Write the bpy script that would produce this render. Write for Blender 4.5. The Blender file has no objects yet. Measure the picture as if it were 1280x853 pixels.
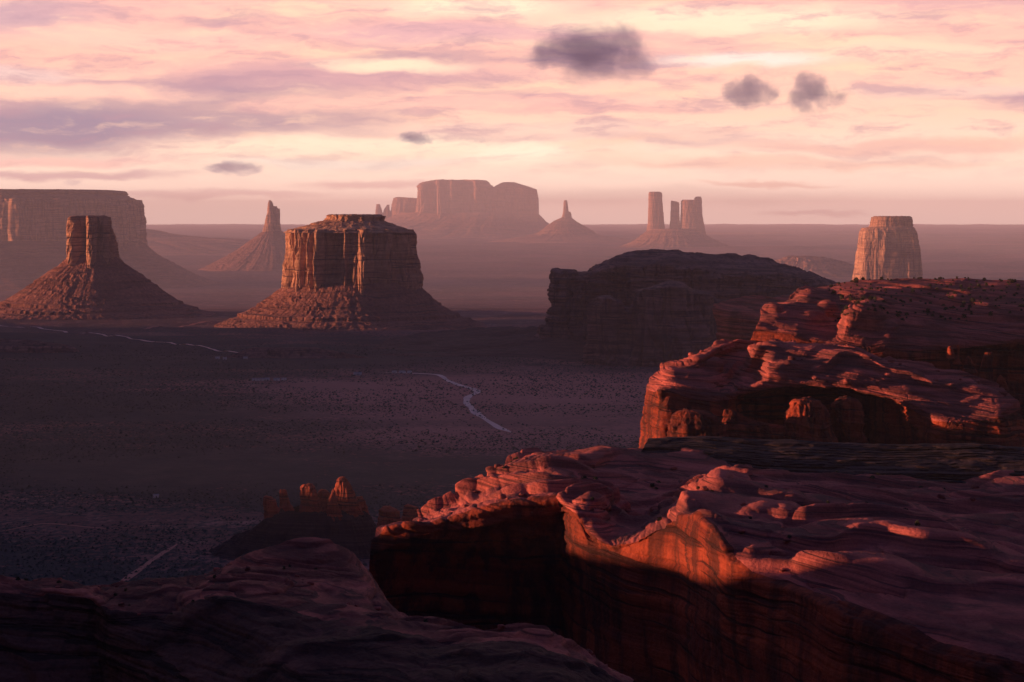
import bpy, math, random
import numpy as np

# ------------------------------------------------------------------ camera, light, exposure
S = bpy.context.scene
COL = S.collection
R = math.radians
F = 2489.0                      # focal length in photo pixels (1280 wide), a 70 mm lens
Y0 = 276.0                      # eye level in the photo
CAMZ = 310.0
PITCH = math.atan((426.5 - Y0) / F)
cam_d = bpy.data.cameras.new('camera')
cam_d.lens = 36.0 * F / 1280.0
cam_d.sensor_width = 36.0
cam_d.clip_start = 1.0
cam_d.clip_end = 250000.0
cam = bpy.data.objects.new('camera', cam_d)
COL.objects.link(cam)
cam.location = (0, 0, CAMZ)
cam.rotation_euler = (math.pi / 2 - PITCH, 0, 0)
S.camera = cam

SUN_EL = 4.2
SUN_DIR = np.array([-1.0, -0.06, math.tan(R(SUN_EL))])
sd = bpy.data.lights.new('sun', 'SUN')
sd.energy = 5.0
sd.angle = R(0.5)
sd.color = (1.0, 0.45, 0.25)
sun = bpy.data.objects.new('sun', sd)
COL.objects.link(sun)
from mathutils import Vector
sun.rotation_euler = Vector(SUN_DIR).to_track_quat('Z', 'Y').to_euler()
sun.location = (-3000, 0, 1500)

S.view_settings.view_transform = 'Standard'
S.view_settings.look = 'None'
S.view_settings.gamma = 1.0
S.view_settings.use_curve_mapping = False
S.view_settings.exposure = 1.0
S.render.engine = 'CYCLES'
S.cycles.use_denoising = True
try:
    S.cycles.denoiser = 'OPENIMAGEDENOISE'
    S.cycles.denoising_input_passes = 'RGB_ALBEDO_NORMAL'
except Exception:
    pass
S.cycles.max_bounces = 3
S.cycles.diffuse_bounces = 2
S.cycles.glossy_bounces = 1
S.cycles.transmission_bounces = 1
S.cycles.volume_bounces = 1
S.cycles.caustics_reflective = False
S.cycles.caustics_refractive = False
S.cycles.volume_step_rate = 0.3


def srgb(r, g, b):
    def f(c):
        c = c / 255.0
        return c / 12.92 if c <= 0.04045 else ((c + 0.055) / 1.055) ** 2.4
    return (f(r), f(g), f(b), 1.0)


class NT:
    """small helper for node trees"""
    def __init__(self, tree):
        self.t = tree
        self.n = tree.nodes
        self.l = tree.links

    def new(self, typ, **kw):
        nd = self.n.new(typ)
        for k, v in kw.items():
            setattr(nd, k, v)
        return nd

    def put(self, sock, v):
        if hasattr(v, 'links') or isinstance(v, bpy.types.NodeSocket):
            self.l.new(v, sock)
        else:
            if sock.type == 'RGBA' and len(v) == 3:
                v = (*v, 1.0)
            sock.default_value = v

    def math(self, op, a, b=0.0, c=None, clamp=False):
        nd = self.new('ShaderNodeMath', operation=op, use_clamp=clamp)
        self.put(nd.inputs[0], a)
        self.put(nd.inputs[1], b)
        if c is not None:
            self.put(nd.inputs[2], c)
        return nd.outputs[0]

    def vmath(self, op, a, b=(0, 0, 0), scale=None):
        nd = self.new('ShaderNodeVectorMath', operation=op)
        self.put(nd.inputs[0], a)
        if op != 'LENGTH' and op != 'NORMALIZE' and op != 'SCALE':
            self.put(nd.inputs[1], b)
        if scale is not None:
            self.put(nd.inputs['Scale'], scale)
        return nd.outputs['Value'] if op in ('LENGTH', 'DOT_PRODUCT') else nd.outputs[0]

    def mix(self, fac, a, b, blend='MIX'):
        nd = self.new('ShaderNodeMix', data_type='RGBA', blend_type=blend)
        nd.clamp_factor = True
        self.put(nd.inputs[0], fac)
        self.put(nd.inputs[6], a)
        self.put(nd.inputs[7], b)
        return nd.outputs[2]

    def rng(self, v, a, b, c=0.0, d=1.0, smooth=True):
        nd = self.new('ShaderNodeMapRange', interpolation_type='SMOOTHSTEP' if smooth else 'LINEAR')
        self.put(nd.inputs[0], v)
        nd.inputs[1].default_value = a
        nd.inputs[2].default_value = b
        nd.inputs[3].default_value = c
        nd.inputs[4].default_value = d
        return nd.outputs[0]

    def noise(self, vec, scale=1.0, detail=4.0, rough=0.55, dist=0.0, color=False):
        nd = self.new('ShaderNodeTexNoise')
        if vec is not None:
            self.l.new(vec, nd.inputs['Vector'])
        nd.inputs['Scale'].default_value = scale
        nd.inputs['Detail'].default_value = detail
        nd.inputs['Roughness'].default_value = rough
        nd.inputs['Distortion'].default_value = dist
        return nd.outputs['Color'] if color else nd.outputs['Fac']

    def xyz(self, x, y, z):
        nd = self.new('ShaderNodeCombineXYZ')
        self.put(nd.inputs[0], x)
        self.put(nd.inputs[1], y)
        self.put(nd.inputs[2], z)
        return nd.outputs[0]

    def ramp(self, fac, stops):
        nd = self.new('ShaderNodeValToRGB')
        cr = nd.color_ramp
        while len(cr.elements) < len(stops):
            cr.elements.new(0.5)
        for e, (p, c) in zip(cr.elements, stops):
            e.position = p
            e.color = c if len(c) == 4 else (*c, 1.0)
        self.put(nd.inputs[0], fac)
        return nd.outputs[0]


# ------------------------------------------------------------------ world: Nishita sky under a deck of sunset cloud
W = bpy.data.worlds.new('World')
S.world = W
W.use_nodes = True
W.node_tree.nodes.clear()
w = NT(W.node_tree)
SKY_STRENGTH = 0.1
sky = w.new('ShaderNodeTexSky')
sky.sky_type = 'NISHITA'
sky.sun_disc = False
sky.sun_elevation = R(SUN_EL)
sky.sun_rotation = R(-93.4)
sky.air_density = 1.5
sky.dust_density = 3.0
tc = w.new('ShaderNodeTexCoord')
sep = w.new('ShaderNodeSeparateXYZ')
w.l.new(tc.outputs['Generated'], sep.inputs[0])
dx, dy, dz = sep.outputs
az = w.math('MULTIPLY', w.math('ARCTAN2', dx, dy), F)         # along the horizon, 0 = ahead
el = w.math('MULTIPLY', w.math('ARCSINE', dz), F)             # height above the horizon
# warp
nz = w.noise(w.xyz(w.math('MULTIPLY', az, 1 / 130.0), w.math('MULTIPLY', el, 1 / 45.0), 3.3), 1.0, 5.0, 0.62, color=True)
wv = w.vmath('SUBTRACT', nz, (0.5, 0.5, 0.5))
wsep = w.new('ShaderNodeSeparateXYZ')
w.l.new(wv, wsep.inputs[0])
azw = w.math('MULTIPLY_ADD', wsep.outputs[0], 150.0, az)
elw = w.math('MULTIPLY_ADD', wsep.outputs[1], 34.0, el)
base = w.ramp(w.math('MULTIPLY', el, 1 / 1000.0, clamp=True), [
    (0.000, (1.45, 1.12, .92)), (0.030, (1.30, 1.0, .80)), (0.070, (1.08, .82, .62)),
    (0.130, srgb(254, 204, 178)), (0.200, srgb(248, 186, 166)), (0.280, srgb(236, 178, 166)),
    (0.420, srgb(138, 112, 140)), (1.0, srgb(72, 76, 124))])
col = base
# streaks
n1 = w.noise(w.xyz(w.math('MULTIPLY', azw, 1 / 420.0), w.math('MULTIPLY', elw, 1 / 46.0), 1.7), 1.0, 6.0, 0.55)
n2 = w.noise(w.xyz(w.math('MULTIPLY', azw, 1 / 260.0), w.math('MULTIPLY', elw, 1 / 30.0), 9.1), 1.0, 6.0, 0.6)
hi = w.rng(el, 40, 150)
col = w.mix(w.math('MULTIPLY', w.rng(n2, 0.50, 0.68), hi), col, srgb(255, 204, 172))
col = w.mix(w.math('MULTIPLY', w.rng(n1, 0.50, 0.66), w.math('MULTIPLY', hi, 0.85)), col, srgb(160, 130, 150))


def blob(col, px, py, rx, ry, c, k, lo=0.25, hi_=1.0):
    a = w.math('MULTIPLY', w.math('SUBTRACT', azw, float(px - 640)), 1.0 / rx)
    e = w.math('MULTIPLY', w.math('SUBTRACT', elw, float(Y0 - py)), 1.0 / ry)
    d = w.math('SQRT', w.math('ADD', w.math('MULTIPLY', a, a), w.math('MULTIPLY', e, e)))
    f = w.rng(d, lo, hi_, k, 0.0)
    return w.mix(f, col, c)


LAV = srgb(136, 120, 144)
for px, py, rx, ry, c, k in [
        (250, 150, 330, 40, LAV, 0.75), (60, 165, 240, 46, srgb(132, 122, 146), 0.95), (330, 110, 200, 26, LAV, 0.6), (25, 35, 130, 34, LAV, 0.6), (540, 75, 170, 15, LAV, 0.5),
        (420, 95, 330, 30, srgb(196, 150, 158), 0.8), (560, 45, 260, 22, srgb(206, 160, 168), 0.75),
        (40, 30, 160, 40, srgb(200, 160, 168), 0.7), (40, 100, 110, 14, srgb(222, 190, 186), 0.8),
        (190, 55, 260, 22, srgb(252, 190, 172), 0.85), (130, 118, 180, 16, srgb(250, 196, 176), 0.8),
        (480, 85, 150, 13, (1.08, .76, .52, 1), 0.85), (360, 135, 130, 13, srgb(250, 192, 172), 0.7),
        (600, 10, 160, 22, (1.04, .76, .53, 1), 0.85), (640, 130, 300, 16, srgb(250, 190, 172), 0.8),
        (450, 185, 280, 20, (1.08, .84, .60, 1), 0.9), (60, 203, 260, 9, srgb(250, 196, 182), 0.8),
        (90, 220, 240, 9, srgb(196, 160, 164), 0.8), (250, 245, 200, 8, srgb(212, 172, 170), 0.6),
        (470, 232, 140, 10, srgb(226, 182, 174), 0.7), (440, 205, 200, 9, srgb(246, 232, 214), 0.8),
        (900, 30, 320, 24, (1.02, .74, .52, 1), 0.85), (1200, 12, 200, 22, srgb(206, 158, 160), 0.8),
        (940, 78, 150, 14, srgb(244, 226, 212), 0.9), (850, 60, 150, 18, srgb(226, 174, 166), 0.6),
        (1180, 118, 200, 12, srgb(226, 192, 182), 0.6), (1120, 70, 220, 18, srgb(254, 206, 178), 0.8),
        (780, 138, 200, 9, srgb(222, 168, 162), 0.7), (700, 165, 300, 14, srgb(254, 214, 190), 0.7),
        (1100, 185, 300, 14, srgb(226, 172, 160), 0.7), (980, 205, 330, 12, srgb(250, 198, 174), 0.7),
        (960, 230, 120, 5, srgb(236, 184, 164), 0.7), (640, 195, 90, 20, (1.18, .95, .70, 1), 0.9),
        (1010, 266, 90, 5, srgb(220, 182, 172), 0.6), (820, 245, 400, 16, srgb(244, 218, 198), 0.6)]:
    col = blob(col, px, py, rx, ry, c, k)
# ragged texture of the cloud deck
n3 = w.noise(w.xyz(w.math('MULTIPLY', azw, 1 / 95.0), w.math('MULTIPLY', elw, 1 / 17.0), 5.2), 1.0, 7.0, 0.66)
tx = w.rng(el, 30, 110)
col = w.mix(w.math('MULTIPLY', w.rng(n3, 0.47, 0.70), w.math('MULTIPLY', tx, 0.6)), col, srgb(166, 132, 148))
col = w.mix(w.math('MULTIPLY', w.rng(n3, 0.48, 0.28), w.math('MULTIPLY', tx, 0.5)), col, srgb(255, 208, 176))
# zenith and the sky behind are dusky
front = w.rng(w.math('MULTIPLY_ADD', dx, -0.15, dy), -0.05, 0.92)
dusk = w.mix(front, (0.022, 0.048, 0.125), (1, 1, 1))
col = w.mix(1.0, col, dusk, 'MULTIPLY')
zen = w.rng(el, 500, 2200)
col = w.mix(zen, col, (0.022, 0.039, 0.125))
below = w.rng(el, -60, 0)
col = w.mix(below, srgb(90, 66, 76), col)
gain = w.vmath('SCALE', col, scale=0.72 / SKY_STRENGTH)
tot = w.vmath('ADD', gain, w.vmath('SCALE', sky.outputs[0], scale=0.06))
bg = w.new('ShaderNodeBackground')
w.l.new(tot, bg.inputs[0])
bg.inputs[1].default_value = SKY_STRENGTH
wo = w.new('ShaderNodeOutputWorld')
w.l.new(bg.outputs[0], wo.inputs[0])

# ------------------------------------------------------------------ numeric helpers
rs = np.random.RandomState(7)
random.seed(7)
_perm = rs.permutation(256)
_perm = np.concatenate([_perm, _perm, _perm])
_grad = rs.normal(size=(256, 3))
_grad /= np.linalg.norm(_grad, axis=1)[:, None]


def perlin(x, y, z):
    x, y, z = np.broadcast_arrays(np.asarray(x, float), np.asarray(y, float), np.asarray(z, float))
    xi, yi, zi = np.floor(x).astype(int), np.floor(y).astype(int), np.floor(z).astype(int)
    xf, yf, zf = x - xi, y - yi, z - zi
    xi &= 255
    yi &= 255
    zi &= 255
    u, v, t = [q * q * q * (q * (q * 6 - 15) + 10) for q in (xf, yf, zf)]
    out = 0.0
    for a in (0, 1):
        pa = _perm[xi + a]
        wa = u if a else 1 - u
        for b in (0, 1):
            pb = _perm[pa + yi + b]
            wb = v if b else 1 - v
            for c in (0, 1):
                g = _grad[_perm[pb + zi + c] & 255]
                wc = t if c else 1 - t
                out = out + wa * wb * wc * (g[..., 0] * (xf - a) + g[..., 1] * (yf - b) + g[..., 2] * (zf - c))
    return out * 1.6


def fbm(x, y, z, oct=4, gain=0.5, lac=2.03):
    a, s, o = 1.0, 1.0, 0.0
    for i in range(oct):
        o = o + a * perlin(x * s + 17.1 * i, y * s - 9.3 * i, z * s + 4.7 * i)
        a *= gain
        s *= lac
    return o


def smooth(a, b, x):
    t = np.clip((x - a) / (b - a), 0, 1)
    return t * t * (3 - 2 * t)


CT, ST = math.cos(PITCH), math.sin(PITCH)


def pt(px, py, D):
    """photo pixel + distance ahead (m) -> world point"""
    px, py, D = np.broadcast_arrays(np.asarray(px, float), np.asarray(py, float), np.asarray(D, float))
    xr = (px - 640.0) / F
    yr = -(py - 426.5) / F
    diry = CT + yr * ST
    dirz = -ST + yr * CT
    t = D / diry
    return np.stack([xr * t, D, CAMZ + dirz * t], -1)


def proj(P):
    """world -> photo pixel"""
    v = P - np.array([0, 0, CAMZ])
    fw = v[..., 1] * CT - v[..., 2] * ST
    up = v[..., 1] * ST + v[..., 2] * CT
    return 640 + F * v[..., 0] / fw, 426.5 - F * up / fw


def pchip(xk, yk, x):
    """monotone cubic; xk (n,), yk (n,m) , x (k,) -> (k,m)"""
    xk = np.asarray(xk, float)
    yk = np.asarray(yk, float)
    one = yk.ndim == 1
    if one:
        yk = yk[:, None]
    h = np.diff(xk)[:, None]
    d = np.diff(yk, axis=0) / h
    m = np.zeros_like(yk)
    if len(xk) > 2:
        w1 = 2 * h[1:] + h[:-1]
        w2 = h[1:] + 2 * h[:-1]
        with np.errstate(divide='ignore', invalid='ignore'):
            hm = (w1 + w2) / (w1 / d[:-1] + w2 / d[1:])
        m[1:-1] = np.where(d[:-1] * d[1:] > 0, hm, 0)
    m[0] = d[0]
    m[-1] = d[-1]
    i = np.clip(np.searchsorted(xk, x, side='right') - 1, 0, len(xk) - 2)
    hh = h[i]
    t = ((x - xk[i]) / hh[:, 0])[:, None]
    r = ((1 + 2 * t) * (1 - t) ** 2 * yk[i] + t * (1 - t) ** 2 * hh * m[i]
         + t * t * (3 - 2 * t) * yk[i + 1] + t * t * (t - 1) * hh * m[i + 1])
    return r[:, 0] if one else r


def grid_normals(P):
    du = np.gradient(P, axis=1)
    dv = np.gradient(P, axis=0)
    n = np.cross(du, dv)
    n /= np.linalg.norm(n, axis=2)[..., None] + 1e-9
    return n


def grid_faces(nv, nu, wrap):
    j = np.arange(nu if wrap else nu - 1)
    i = np.arange(nv - 1)
    jj, ii = np.meshgrid(j, i)
    j2 = (jj + 1) % nu
    return np.stack([ii * nu + jj, ii * nu + j2, (ii + 1) * nu + j2, (ii + 1) * nu + jj], -1).reshape(-1, 4)


def make_mesh(name, V, Fq, mat, parent=None, origin=None, shade=True):
    V = np.asarray(V, float).reshape(-1, 3)
    if origin is not None:
        V = V - np.asarray(origin)
    Fq = np.asarray(Fq)
    me = bpy.data.meshes.new(name)
    k = Fq.shape[1]
    me.vertices.add(len(V))
    me.vertices.foreach_set('co', V.astype(np.float32).ravel())
    me.loops.add(Fq.size)
    me.loops.foreach_set('vertex_index', Fq.astype(np.int32).ravel())
    me.polygons.add(len(Fq))
    me.polygons.foreach_set('loop_start', (np.arange(len(Fq)) * k).astype(np.int32))
    me.polygons.foreach_set('use_smooth', np.full(len(Fq), shade))
    me.update(calc_edges=True)
    me.validate()
    me.materials.append(mat)
    o = bpy.data.objects.new(name, me)
    COL.objects.link(o)
    if parent is not None:
        o.parent = parent
    elif origin is not None:
        o.location = origin
    return o


def tag(o, label, cat, group=None):
    o['label'] = label
    o['category'] = cat
    if group:
        o['group'] = group


def thing(name, label, cat, loc, group=None):
    o = bpy.data.objects.new(name, None)
    COL.objects.link(o)
    o.location = loc
    o.empty_display_size = 10
    tag(o, label, cat, group)
    return o


# ------------------------------------------------------------------ materials
def rock_mat(name, light, dark, stain, strata=6.0, warp=8.0, warp_scale=0.01, streak=0.0, streak_scale=0.05, streak_lo=0.48,
             bump=0.6, grain=0.4, fine=1.0, stain_amt=0.6, tilt=0.06):
    """layered sandstone: beds warped by noise, dark varnish streaks and stains, rough bump. lengths in metres"""
    m = bpy.data.materials.new(name)
    m.use_nodes = True
    m.node_tree.nodes.clear()
    t = NT(m.node_tree)
    pos = t.new('ShaderNodeNewGeometry').outputs['Position']
    s = t.new('ShaderNodeSeparateXYZ')
    t.l.new(pos, s.inputs[0])
    x, y, z = s.outputs
    wn = t.noise(pos, warp_scale, 3.0, 0.5)
    zz = t.math('MULTIPLY_ADD', wn, warp, z)
    zz = t.math('MULTIPLY_ADD', x, tilt, zz)
    bed_v = t.xyz(t.math('MULTIPLY', x, 0.012 / max(1, strata / 4)), t.math('MULTIPLY', y, 0.012 / max(1, strata / 4)), t.math('MULTIPLY', zz, 1.0 / strata))
    beds = t.noise(bed_v, 1.0, 5.0, 0.62)
    big = t.noise(pos, 0.35 / (strata * 4), 4.0, 0.55)
    gr = t.noise(pos, fine, 5.0, 0.65)
    c = t.mix(t.rng(beds, 0.36, 0.62), dark, light)
    lines = t.noise(t.vmath('MULTIPLY', bed_v, (1.6, 1.6, 2.7)), 1.0, 3.0, 0.5)
    c = t.mix(t.rng(lines, 0.56, 0.64, 0.0, 0.8), c, stain)
    c = t.mix(t.math('MULTIPLY', t.rng(big, 0.45, 0.68), stain_amt), c, stain)
    if streak > 0:
        sv = t.xyz(t.math('MULTIPLY', x, streak_scale), t.math('MULTIPLY', y, streak_scale), t.math('MULTIPLY', z, streak_scale * 0.08))
        st = t.noise(sv, 1.0, 4.0, 0.6)
        c = t.mix(t.math('MULTIPLY', t.rng(st, streak_lo, streak_lo + 0.18), streak), c, stain)
    c = t.mix(t.rng(gr, 0.25, 0.75, 0.0, grain), c, t.mix(1.0, c, (0.45, 0.42, 0.42), 'MULTIPLY'))
    p = t.new('ShaderNodeBsdfPrincipled')
    t.l.new(c, p.inputs['Base Color'])
    p.inputs['Roughness'].default_value = 0.92
    p.inputs['Specular IOR Level'].default_value = 0.12
    h = t.math('ADD', t.math('MULTIPLY', t.math('SUBTRACT', beds, t.math('MULTIPLY', t.rng(lines, 0.57, 0.66), 0.25)), strata * 0.6), t.math('MULTIPLY', gr, 0.9 / fine))
    b = t.new('ShaderNodeBump')
    b.inputs['Strength'].default_value = bump
    b.inputs['Distance'].default_value = 1.0
    t.l.new(h, b.inputs['Height'])
    t.l.new(b.outputs[0], p.inputs['Normal'])
    o = t.new('ShaderNodeOutputMaterial')
    t.l.new(p.outputs[0], o.inputs[0])
    return m


def plain_mat(name, c1, c2, scale, rough=0.9):
    m = bpy.data.materials.new(name)
    m.use_nodes = True
    m.node_tree.nodes.clear()
    t = NT(m.node_tree)
    pos = t.new('ShaderNodeNewGeometry').outputs['Position']
    c = t.mix(t.rng(t.noise(pos, scale, 4.0, 0.6), 0.35, 0.65), c1, c2)
    p = t.new('ShaderNodeBsdfPrincipled')
    t.l.new(c, p.inputs['Base Color'])
    p.inputs['Roughness'].default_value = rough
    p.inputs['Specular IOR Level'].default_value = 0.15
    o = t.new('ShaderNodeOutputMaterial')
    t.l.new(p.outputs[0], o.inputs[0])
    return m


M_CLIFF = rock_mat('cliff_sandstone', (0.58, 0.32, 0.20), (0.38, 0.19, 0.125), (0.13, 0.065, 0.055), strata=14, warp=25,
                   warp_scale=0.004, streak=0.75, streak_scale=0.045, bump=0.7, grain=0.5, fine=0.12, stain_amt=0.25, tilt=0.0)
M_TALUS = rock_mat('talus_rubble', (0.36, 0.16, 0.12), (0.25, 0.11, 0.085), (0.16, 0.085, 0.075), strata=18, warp=30,
                   warp_scale=0.006, bump=1.0, grain=0.8, fine=0.09, stain_amt=0.5, tilt=0.0)
M_FAR = rock_mat('far_sandstone', (0.40, 0.20, 0.14), (0.29, 0.14, 0.10), (0.15, 0.08, 0.07), strata=40, warp=60,
                 warp_scale=0.002, streak=0.6, streak_scale=0.014, bump=0.6, grain=0.4, fine=0.04, stain_amt=0.2, tilt=0.0)
M_SHADE = rock_mat('shaded_cliff', (0.29, 0.165, 0.155), (0.12, 0.072, 0.07), (0.035, 0.026, 0.032), strata=9, warp=14,  # darker, bluer rock colour stands in for the shade on these cliffs
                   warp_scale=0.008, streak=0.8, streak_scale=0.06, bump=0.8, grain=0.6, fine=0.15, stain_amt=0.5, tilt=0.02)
M_SLICK = rock_mat('slickrock', (0.52, 0.14, 0.115), (0.20, 0.055, 0.05), (0.10, 0.042, 0.042), strata=2.4, warp=9,
                   warp_scale=0.012, bump=0.75, grain=0.5, fine=0.9, stain_amt=0.65, tilt=0.10)
M_SLICKWALL = rock_mat('slickrock_wall', (0.38, 0.076, 0.038), (0.20, 0.040, 0.025), (0.04, 0.018, 0.017), strata=7, warp=10,  # red rock with varnish streaks, both darkened further to deepen the walls' shade
                       warp_scale=0.02, streak=0.75, streak_scale=0.13, streak_lo=0.43, bump=0.8, grain=0.5, fine=0.5, stain_amt=0.4)
M_SPIRE = rock_mat('pinnacle_rock', (0.44, 0.11, 0.06), (0.28, 0.07, 0.045), (0.08, 0.03, 0.026), strata=5, warp=8,
                   warp_scale=0.02, streak=0.35, streak_scale=0.14, bump=0.8, grain=0.5, fine=0.4, stain_amt=0.3)
M_NEARWALL = rock_mat('near_shaded_rock', (0.17, 0.068, 0.058), (0.075, 0.034, 0.03), (0.03, 0.018, 0.018), strata=2.6, warp=6,  # darker copy of the near rock, shade put into the colour
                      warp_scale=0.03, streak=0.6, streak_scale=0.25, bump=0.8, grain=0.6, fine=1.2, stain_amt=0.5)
M_BED_SHADE = rock_mat('dark_bedding_and_shade', (0.085, 0.055, 0.055), (0.026, 0.020, 0.024), (0.02, 0.018, 0.022), strata=0.8, warp=3,  # dark thin beds of the ledge; painted shade on apron and scree mound
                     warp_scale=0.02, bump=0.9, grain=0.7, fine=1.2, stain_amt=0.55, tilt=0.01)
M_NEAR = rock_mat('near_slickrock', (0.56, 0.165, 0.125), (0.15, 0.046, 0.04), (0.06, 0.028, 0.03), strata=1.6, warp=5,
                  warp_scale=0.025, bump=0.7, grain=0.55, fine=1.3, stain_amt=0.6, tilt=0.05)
M_LEAF = plain_mat('juniper_leaves', (0.030, 0.038, 0.022), (0.060, 0.060, 0.032), 0.6)
M_WOOD = plain_mat('juniper_wood', (0.07, 0.05, 0.04), (0.12, 0.09, 0.07), 2.0)
M_SAGE = plain_mat('sagebrush', (0.022, 0.036, 0.036), (0.045, 0.055, 0.045), 0.02)
M_ROAD = plain_mat('pale_dirt', (0.66, 0.49, 0.45), (0.54, 0.39, 0.36), 0.02)
M_TRACK = plain_mat('red_dirt', (0.36, 0.16, 0.13), (0.26, 0.12, 0.10), 0.03)
M_HOUSE = plain_mat('house_paint', (0.74, 0.72, 0.72), (0.62, 0.60, 0.62), 0.2)
M_ROOF = plain_mat('grey_roofing', (0.30, 0.29, 0.31), (0.22, 0.21, 0.23), 0.3)
M_DOOR = plain_mat('dark_door', (0.06, 0.05, 0.05), (0.09, 0.07, 0.06), 0.5)


# ------------------------------------------------------------------ the ground
ROADS = {}


_gk = np.array([(0, 0), (5000, 0), (6600, -4), (9000, -85), (12000, -190), (15500, -265), (19000, -300), (24000, -285), (30000, -225),
                (40000, -100), (60000, 40), (100000, 112), (140000, 115)], float)
GZX = np.linspace(0, 120000, 1200)
GZY = pchip(_gk[:, 0], _gk[:, 1], GZX)
GZY[:52] = 0


def ground_z(x, y):
    x = np.asarray(x, float)
    y = np.asarray(y, float)
    d = np.hypot(x, y)
    z = np.interp(d, GZX, GZY)
    z = z + 2.2 * fbm(x / 420, y / 420, 0.3, 3) * smooth(800, 2500, d)
    mid = smooth(4500, 4900, d) * (1 - smooth(6800, 7600, d))
    nm = fbm(x / 700, y / 260, 2.2, 3) * 3.0
    z = z + mid * 4.0 * (np.floor(nm) + smooth(0.5, 1.0, nm - np.floor(nm)))
    far = smooth(7200, 11000, d)
    n = fbm(x / 3800, y / 1500, 5.1, 4)
    steps = np.floor(n * 5) / 5 + smooth(0.6, 1.0, (n * 5) % 1.0) / 5
    z = z + far * (26 + 30 * smooth(14000, 34000, d)) * (steps - 0.05)
    return z


def on_ground(px, py):
    """photo pixel of a point lying on the ground -> world point"""
    lo, hi = 700.0, 95000.0
    for _ in range(50):
        mid = math.sqrt(lo * hi)
        p = pt(px, py, mid)
        if p[2] > ground_z(p[0], p[1]):
            lo = mid
        else:
            hi = mid
    p = pt(px, py, lo)
    p[2] = ground_z(p[0], p[1])
    return p


ang = np.concatenate([np.linspace(-180, -24, 60)[:-1], np.linspace(-24, 24, 620), np.linspace(24, 180, 60)[1:]])
rad = np.concatenate([[40, 200, 500, 800], np.geomspace(1000, 100000, 760)])
A, Rr = np.meshgrid(np.radians(ang), rad)
GX, GY = Rr * np.sin(A), Rr * np.cos(A)
GP = np.stack([GX, GY, ground_z(GX, GY)], -1)

m = bpy.data.materials.new('desert_floor')
m.use_nodes = True
m.node_tree.nodes.clear()
t = NT(m.node_tree)
pos = t.new('ShaderNodeNewGeometry').outputs['Position']
sp = t.new('ShaderNodeSeparateXYZ')
t.l.new(pos, sp.inputs[0])
gx, gy, gz = sp.outputs
flat = t.xyz(gx, gy, 0.0)
n_soil = t.noise(t.vmath('MULTIPLY', flat, (1 / 900, 1 / 900, 0)), 1.0, 5.0, 0.6)
n_veg = t.noise(t.vmath('MULTIPLY', flat, (1 / 1000, 1 / 650, 0)), 1.0, 6.0, 0.62)
n_sp = t.noise(t.vmath('MULTIPLY', flat, (1 / 9, 1 / 14, 0)), 1.0, 4.0, 0.7)
n_mid = t.noise(t.vmath('MULTIPLY', flat, (1 / 60, 1 / 90, 0)), 1.0, 5.0, 0.65)
soil = t.mix(t.rng(n_soil, 0.35, 0.65), (0.115, 0.058, 0.056), (0.235, 0.112, 0.105))
veg_side = t.rng(gx, 400, -700, 0.0, 0.17)
soil = t.mix(t.rng(n_mid, 0.5, 0.72), soil, (0.36, 0.19, 0.17))
vegc = t.mix(t.rng(n_mid, 0.3, 0.7), (0.012, 0.024, 0.032), (0.032, 0.040, 0.042))
dens = t.math('ADD', t.math('MULTIPLY', n_veg, 1.2), t.math('MULTIPLY', n_sp, 0.8))
dens = t.math('ADD', t.math('ADD', dens, veg_side), t.math('MULTIPLY', n_mid, 0.35))
n_reg = t.noise(t.vmath('MULTIPLY', flat, (1 / 2000, 1 / 700, 0)), 1.0, 4.0, 0.6)
dens = t.math('ADD', dens, t.math('MULTIPLY', t.math('SUBTRACT', n_reg, 0.5), 0.8))
veg = t.rng(dens, 1.12, 1.28)
veg = t.math('MULTIPLY', veg, t.rng(gy, 6800, 5200, 0.25, 0.95))
zx = t.math('MULTIPLY', t.math('SUBTRACT', gx, 20.0), 1 / 520.0)
zy = t.math('MULTIPLY', t.math('SUBTRACT', gy, 3500.0), 1 / 1000.0)
zone = t.math('SQRT', t.math('ADD', t.math('MULTIPLY', zx, zx), t.math('MULTIPLY', zy, zy)))
zone = t.rng(t.math('ADD', zone, t.math('MULTIPLY', n_veg, 0.8)), 1.6, 0.7)
veg = t.math('MULTIPLY', veg, t.math('SUBTRACT', 1.0, t.math('MULTIPLY', zone, 0.75)))
soil = t.mix(t.math('MULTIPLY', zone, 0.7), soil, (0.46, 0.20, 0.17))
c = t.mix(veg, soil, vegc)
p = t.new('ShaderNodeBsdfPrincipled')
t.l.new(c, p.inputs['Base Color'])
p.inputs['Roughness'].default_value = 0.95
p.inputs['Specular IOR Level'].default_value = 0.05
b = t.new('ShaderNodeBump')
b.inputs['Strength'].default_value = 0.8
b.inputs['Distance'].default_value = 2.0
t.l.new(t.math('ADD', n_sp, t.math('MULTIPLY', n_mid, 3.0)), b.inputs['Height'])
t.l.new(b.outputs[0], p.inputs['Normal'])
o = t.new('ShaderNodeOutputMaterial')
t.l.new(p.outputs[0], o.inputs[0])
M_GROUND = m
ground = make_mesh('ground', GP, grid_faces(*GP.shape[:2], False)[:, ::-1], M_GROUND)
ground['kind'] = 'structure'


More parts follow.
